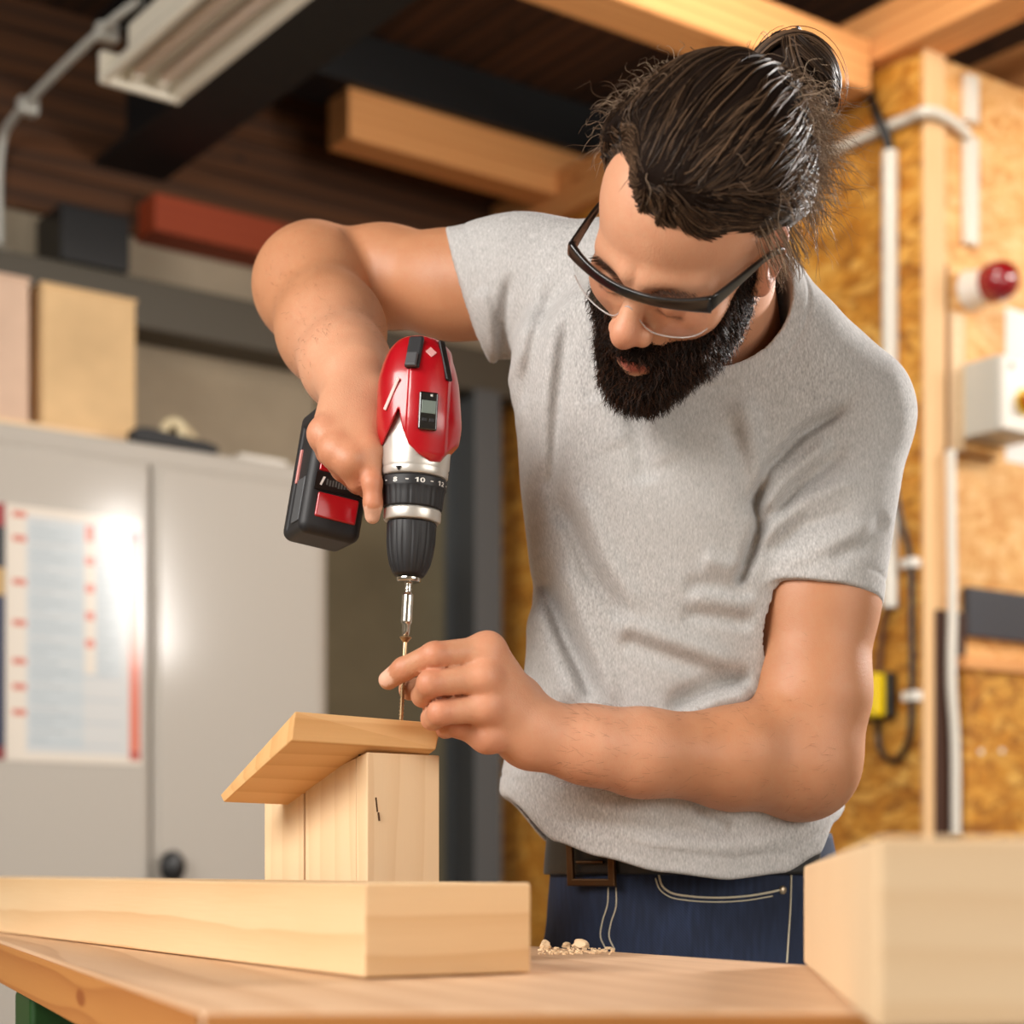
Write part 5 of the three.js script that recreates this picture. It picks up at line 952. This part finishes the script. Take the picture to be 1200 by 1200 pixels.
// ---------------------------------------------------------------- cordless drill and screw
{
  const O = at(479, 680, 1.478), TOPP = at(495, 392, 1.478), yv = TOPP.clone().sub(O).normalize(), zv = V(0, 0, 1).addScaledVector(yv, -yv.z).normalize(), xv = new THREE.Vector3().crossVectors(yv, zv), K = 1 / (2100 / 1.478);
  const basis = new THREE.Matrix4().makeBasis(xv, yv, zv).setPosition(O);
  const g = new THREE.Group(); g.name = numbered('cordless_drill'); g.applyMatrix4(basis); scene.add(g);
  tag(g, 'red and black cordless drill driver held upright in the man\'s right hand', 'drill');
  const L = (px, py) => { const w = at(px, py, 1.478).sub(O); return [w.dot(xv), w.dot(yv)]; };
  const redM = phy({ color: 0xb00718, roughness: 0.3, clearcoat: 0.5, clearcoatRoughness: 0.15 }), dark = std({ color: 0x1c1c1f, roughness: 0.55 }), silver = std({ color: 0xcfcbc4, metalness: 0.55, roughness: 0.34 }), chrome = std({ color: 0xd8d4cc, metalness: 1, roughness: 0.18 });
  const lathe = (p, n = 64) => new THREE.LatheGeometry(p.map(([x, y]) => new THREE.Vector2(x, y)), n);
  // chuck with fluted grip
  const cg = lathe([[0, 0.003], [0.0118, 0.003], [0.0142, 0.006], [0.0172, 0.013], [0.0190, 0.021], [0.0202, 0.031], [0.0205, 0.046], [0.019, 0.0478], [0, 0.0478]], 144), cp = cg.attributes.position;
  for (let i = 0; i < cp.count; i++) { const x = cp.getX(i), y = cp.getY(i), z = cp.getZ(i), r = Math.hypot(x, z); if (r < 0.005) continue; const a = Math.atan2(z, x), k = 1 - 0.055 * sstep(0.006, 0.012, y) * sstep(0.046, 0.040, y) * sstep(0.55, 0.9, Math.sin(a * 18)); cp.setX(i, x * k); cp.setZ(i, z * k); }
  cg.computeVertexNormals(); add(g, 'chuck', cg, dark).userData.label = 'ribbed black chuck';
  add(g, 'chuck_ring', lathe([[0, -0.0015], [0.0085, -0.0015], [0.0097, -0.0005], [0.0097, 0.0022], [0.0088, 0.0034], [0, 0.0034]], 40), chrome);
  add(g, 'collar', lathe([[0, 0.0475], [0.0222, 0.0475], [0.0236, 0.049], [0.0238, 0.056], [0.0228, 0.0582], [0, 0.0582]]), silver).userData.label = 'bright metal collar';
  const tg = lathe([[0.0, 0.058], [0.0238, 0.058], [0.0246, 0.0595], [0.0252, 0.068], [0.0258, 0.0735], [0.0266, 0.0745], [0.0270, 0.0815], [0.0262, 0.083], [0, 0.083]], 144), tp = tg.attributes.position;
  for (let i = 0; i < tp.count; i++) { const x = tp.getX(i), y = tp.getY(i), z = tp.getZ(i); if (y > 0.0735 || Math.hypot(x, z) < 0.01) continue; const a = Math.atan2(z, x), k = 1 - 0.02 * sstep(0.3, 0.8, Math.sin(a * 24)); tp.setX(i, x * k); tp.setZ(i, z * k); }
  tg.computeVertexNormals(); const tr = add(g, 'torque_ring', tg, dark);
  // numbers printed round the ring
  const nt = canvasTex(1024, 64, (c, w, h) => { c.fillStyle = '#1d1d20'; c.fillRect(0, 0, w, h); c.fillStyle = '#e9e6e0'; c.font = 'bold 50px sans-serif'; c.textAlign = 'center'; c.textBaseline = 'middle'; ['1', '2', '4', '6', '8', '10', '12', '14'].forEach((s, i) => c.fillText(s, 64 + i * 128, h / 2 + 2)); for (let i = 0; i < 8; i++) c.fillRect(i * 128 - 8, h / 2 - 4, 16, 8); });
  add(tr, 'numbers', new THREE.CylinderGeometry(0.02722, 0.02690, 0.0066, 96, 1, true, 2.2), std({ map: nt, roughness: 0.5 }), V(0, 0.0779, 0)).userData.label = 'white torque numbers';
  // silver gear housing
  add(g, 'gear_housing', lathe([[0, 0.083], [0.0262, 0.083], [0.0276, 0.085], [0.0278, 0.0895], [0.0272, 0.0905], [0.0284, 0.0925], [0.0288, 0.112], [0.0286, 0.145], [0, 0.145]]), silver).userData.label = 'silver gear housing';
  const mk = new THREE.ConeGeometry(0.0032, 0.004, 3); mk.rotateX(Math.PI); mk.scale(1, 1, 0.3); add(g, 'pointer', mk, dark, V(-0.0115, 0.0862, 0.0258)).rotation.y = -0.42;
  // red shell
  const core = chain([[0.002, 0.100, 0, 0.0290], [0.0015, 0.128, 0, 0.0300], [-0.001, 0.160, 0, 0.0278], [-0.0015, 0.1775, -0.001, 0.0250]], 0.02);
  const edgePts = [[440, 541], [447, 530], [458, 512], [470, 489], [474, 512], [481, 530], [493, 542], [506, 549], [517, 548], [525, 536], [540, 520]].map(([x, y]) => L(x, y));
  const yb = (x) => { if (x < edgePts[0][0]) return edgePts[0][1]; for (let i = 0; i + 1 < edgePts.length; i++) if (x < edgePts[i + 1][0]) return mix(edgePts[i][1], edgePts[i + 1][1], (x - edgePts[i][0]) / (edgePts[i + 1][0] - edgePts[i][0])); return edgePts[edgePts.length - 1][1]; };
  const tongueX = 0.0095;
  const shellF = (x, y, z) => {
    let d = core(x, y, z); const dx = (x - tongueX) / 0.0175, ty = sstep(0.092, 0.10, y) * sstep(0.200, 0.185, y);
    d -= (z > 0 ? 0.0018 * sstep(1.0, 0.86, Math.abs(dx)) * ty : 0);
    d = smax(d, (z > -0.004 ? yb(x) : 0.118) - y, 0.0012);
    return smax(d, y - 0.2005, 0.006);
  };
  add(g, 'motor_housing', boxUV(netMesh(shellF, [-0.04, 0.085, -0.04], [0.04, 0.208, 0.04], 0.0011), 1), redM).userData.label = 'glossy red motor housing';
  const surf = (px, py) => { const [x, y] = L(px, py); let z = 0.05; for (let i = 0; i < 60; i++) { const d = shellF(x, y, z); if (d < 0.0001) break; z -= Math.max(d * 0.7, 0.0001); if (z < -0.05) break; } const p = V(x, y, z); return [p, gradOf(shellF, p, 0.003)]; };
  const q0 = (n) => new THREE.Quaternion().setFromRotationMatrix(frameOf(n, V(0, 1, 0)));
  const put = (name, px, py, w, h, t, mat, r = 0.001, roll = 0, lift0 = 0) => { const [p, n] = surf(px, py), m = add(g, name, rbox(w, h, t, r), mat, p.clone().addScaledVector(n, lift0)); m.quaternion.copy(q0(n)).multiply(new THREE.Quaternion().setFromAxisAngle(V(0, 0, 1), roll)); return m; };
  const dp = put('display', 504, 495, 0.0155, 0.031, 0.004, phy({ color: 0x0c0c0e, roughness: 0.15, clearcoat: 1 }), 0.0015);
  add(dp, 'screen', rbox(0.0118, 0.0105, 0.001, 0.0004), std({ color: 0x6f7b74, roughness: 0.25 }), V(0, 0.003, 0.0019)).userData.label = 'small grey green screen';
  add(dp, 'button', rbox(0.0042, 0.003, 0.001, 0.0004), dark, V(-0.003, -0.0075, 0.002)); add(dp, 'button', rbox(0.0042, 0.003, 0.001, 0.0004), dark, V(0.003, -0.0075, 0.002)); 
  add(dp, 'mark', rbox(0.002, 0.0018, 0.0006, 0.0002), std({ color: 0xc9c9c4 }), V(0.002, 0.0125, 0.002));
  const sw = put('speed_switch', 488, 425, 0.0125, 0.030, 0.0045, dark, 0.002); add(sw, 'slider', rbox(0.0095, 0.013, 0.004, 0.0015), std({ color: 0x4b4b4e, roughness: 0.5 }), V(0, -0.010, 0.004)).userData.label = 'grey sliding button';
  put('vent', 523, 432, 0.006, 0.036, 0.003, M.black, 0.001);
  const lb = put('lettering', 462, 472, 0.0032, 0.028, 0.0010, redM, 0.0004, -0.48, 0.0006); lb.material = std({ map: null, color: 0xe9b9b4, roughness: 0.4 }); lb.userData.label = 'pale slanted lettering';
  const emblem = put('emblem', 507, 424, 0.007, 0.007, 0.0012, std({ color: 0xe2a6a4, roughness: 0.35 }), 0.0005, 0.785); emblem.userData.label = 'small pale diamond emblem';
  // handle behind the hand, trigger, battery
  const [hx0, hy0] = L(472, 492), [hx1, hy1] = L(410, 532);
  const handleF = (() => { const a = cone([hx0, hy0, -0.012], [hx1, hy1, -0.058], 0.0175, 0.0155), b = rboxF([hx1 - 0.004, hy1, -0.066], [0.016, 0.030, 0.022], 0.010); return (x, y, z) => smin(a(x, y, z), b(x, y, z), 0.012); })();
  add(g, 'handle', boxUV(netMesh(handleF, [hx1 - 0.04, hy1 - 0.05, -0.085], [hx0 + 0.03, hy0 + 0.05, 0.02], 0.0015), 1), redM).userData.label = 'red pistol grip';
  const [tx, ty] = L(447, 548); add(g, 'trigger', rbox(0.012, 0.020, 0.012, 0.004), dark, V(tx, ty, -0.028));
  const bt = new THREE.Group(); bt.name = 'battery'; g.add(bt);
  const [bx, by] = L(378, 541); bt.position.set(bx, by, -0.064); bt.rotation.set(0.02, 0.36, -0.12); bt.userData.label = 'black and red battery pack';
  add(bt, 'battery_case', boxUV(netMesh((x, y, z) => { let d = rboxF([0, 0, 0], [0.0270, 0.0560, 0.034], 0.0085)(x, y, z); d = smax(d, -rboxF([-0.0275, -0.004, 0.004], [0.0025, 0.046, 0.021], 0.002)(x, y, z), 0.002); return d; }, [-0.04, -0.065, -0.05], [0.04, 0.065, 0.05], 0.0015), 1), dark);
  add(bt, 'side_insert', rbox(0.002, 0.038, 0.026, 0.0009), std({ color: 0x4d5054, roughness: 0.5 }), V(-0.0253, -0.026, 0.006));
  add(bt, 'silver_strip', rbox(0.003, 0.056, 0.006, 0.001), silver, V(-0.0248, 0.016, 0.026)); add(bt, 'red_strip', rbox(0.003, 0.030, 0.004, 0.001), std({ color: 0xd98a84, roughness: 0.4 }), V(-0.0256, 0.006, -0.012));
  add(bt, 'red_panel', rbox(0.043, 0.050, 0.004, 0.0016), redM, V(0.003, 0.022, 0.0335)); add(bt, 'red_panel', rbox(0.036, 0.021, 0.004, 0.0016), redM, V(0.002, -0.031, 0.0335));
  const band = canvasTex(256, 96, (c, w, h) => { c.fillStyle = '#0d0d0f'; c.fillRect(0, 0, w, h); c.fillStyle = '#5b5d5c'; c.font = 'bold 40px sans-serif'; for (let i = 0; i < 11; i++) c.fillRect(52 + i * 14, 30 + (i * 5) % 7, 8, 34); c.fillStyle = '#efeeea'; c.beginPath(); c.moveTo(22, 70); c.lineTo(34, 22); c.lineTo(46, 22); c.lineTo(32, 74); c.fill(); c.beginPath(); c.moveTo(216, 74); c.lineTo(228, 24); c.lineTo(240, 24); c.lineTo(228, 74); c.fill(); });
  const lab = add(bt, 'label_plate', new THREE.BoxGeometry(0.047, 0.0145, 0.0046), [0, 1, 2, 3, 4, 5].map((i) => (i === 4 ? std({ map: band, roughness: 0.35 }) : dark)), V(0.003, -0.0115, 0.0335)); lab.userData.label = 'black label plate with pale print';
  // bit holder
  add(g, 'bit_holder', lathe([[0, 0], [0.0034, -0.002], [0.0026, -0.004], [0.0026, -0.0065], [0.0032, -0.0075], [0.0026, -0.0085], [0.0028, -0.0105], [0.0044, -0.0115], [0.0046, -0.013], [0.0046, -0.034], [0.0042, -0.0355], [0.0034, -0.0365], [0.0031, -0.042], [0.0024, -0.0465], [0, -0.0466]].reverse(), 32), chrome).userData.label = 'steel bit holder';
  // the screw: head, threaded shank and point, on the axis of the drill
  const s = new THREE.Group(); s.name = numbered('wood_screw'); s.applyMatrix4(basis); s.translateY(-0.1235); scene.add(s); tag(s, 'long slim wood screw pinched upright between the man\'s fingers under the drill bit', 'screw');
  const sm = std({ color: 0xc0a27c, metalness: 0.9, roughness: 0.3 });
  add(s, 'head', lathe([[0, 0.0765], [0.0048, 0.0768], [0.0052, 0.0762], [0.0021, 0.0722], [0, 0.0722]].reverse(), 32), sm);
  add(s, 'shank', lathe([[0, 0], [0.0011, 0.004], [0.0016, 0.009], [0.0016, 0.048], [0.0019, 0.049], [0.0019, 0.0722], [0, 0.0723]], 24), sm);
  const hl = []; for (let i = 0; i <= 300; i++) { const t = i / 300, a = t * 2 * Math.PI * 15, r = mix(0.0008, 0.0018, Math.min(1, t * 5)); hl.push(V(Math.cos(a) * r, 0.002 + 0.046 * t, Math.sin(a) * r)); }
  add(s, 'thread', new THREE.TubeGeometry(new THREE.CatmullRomCurve3(hl), 420, 0.00042, 5), sm);
}
renderer.render(scene, camera);
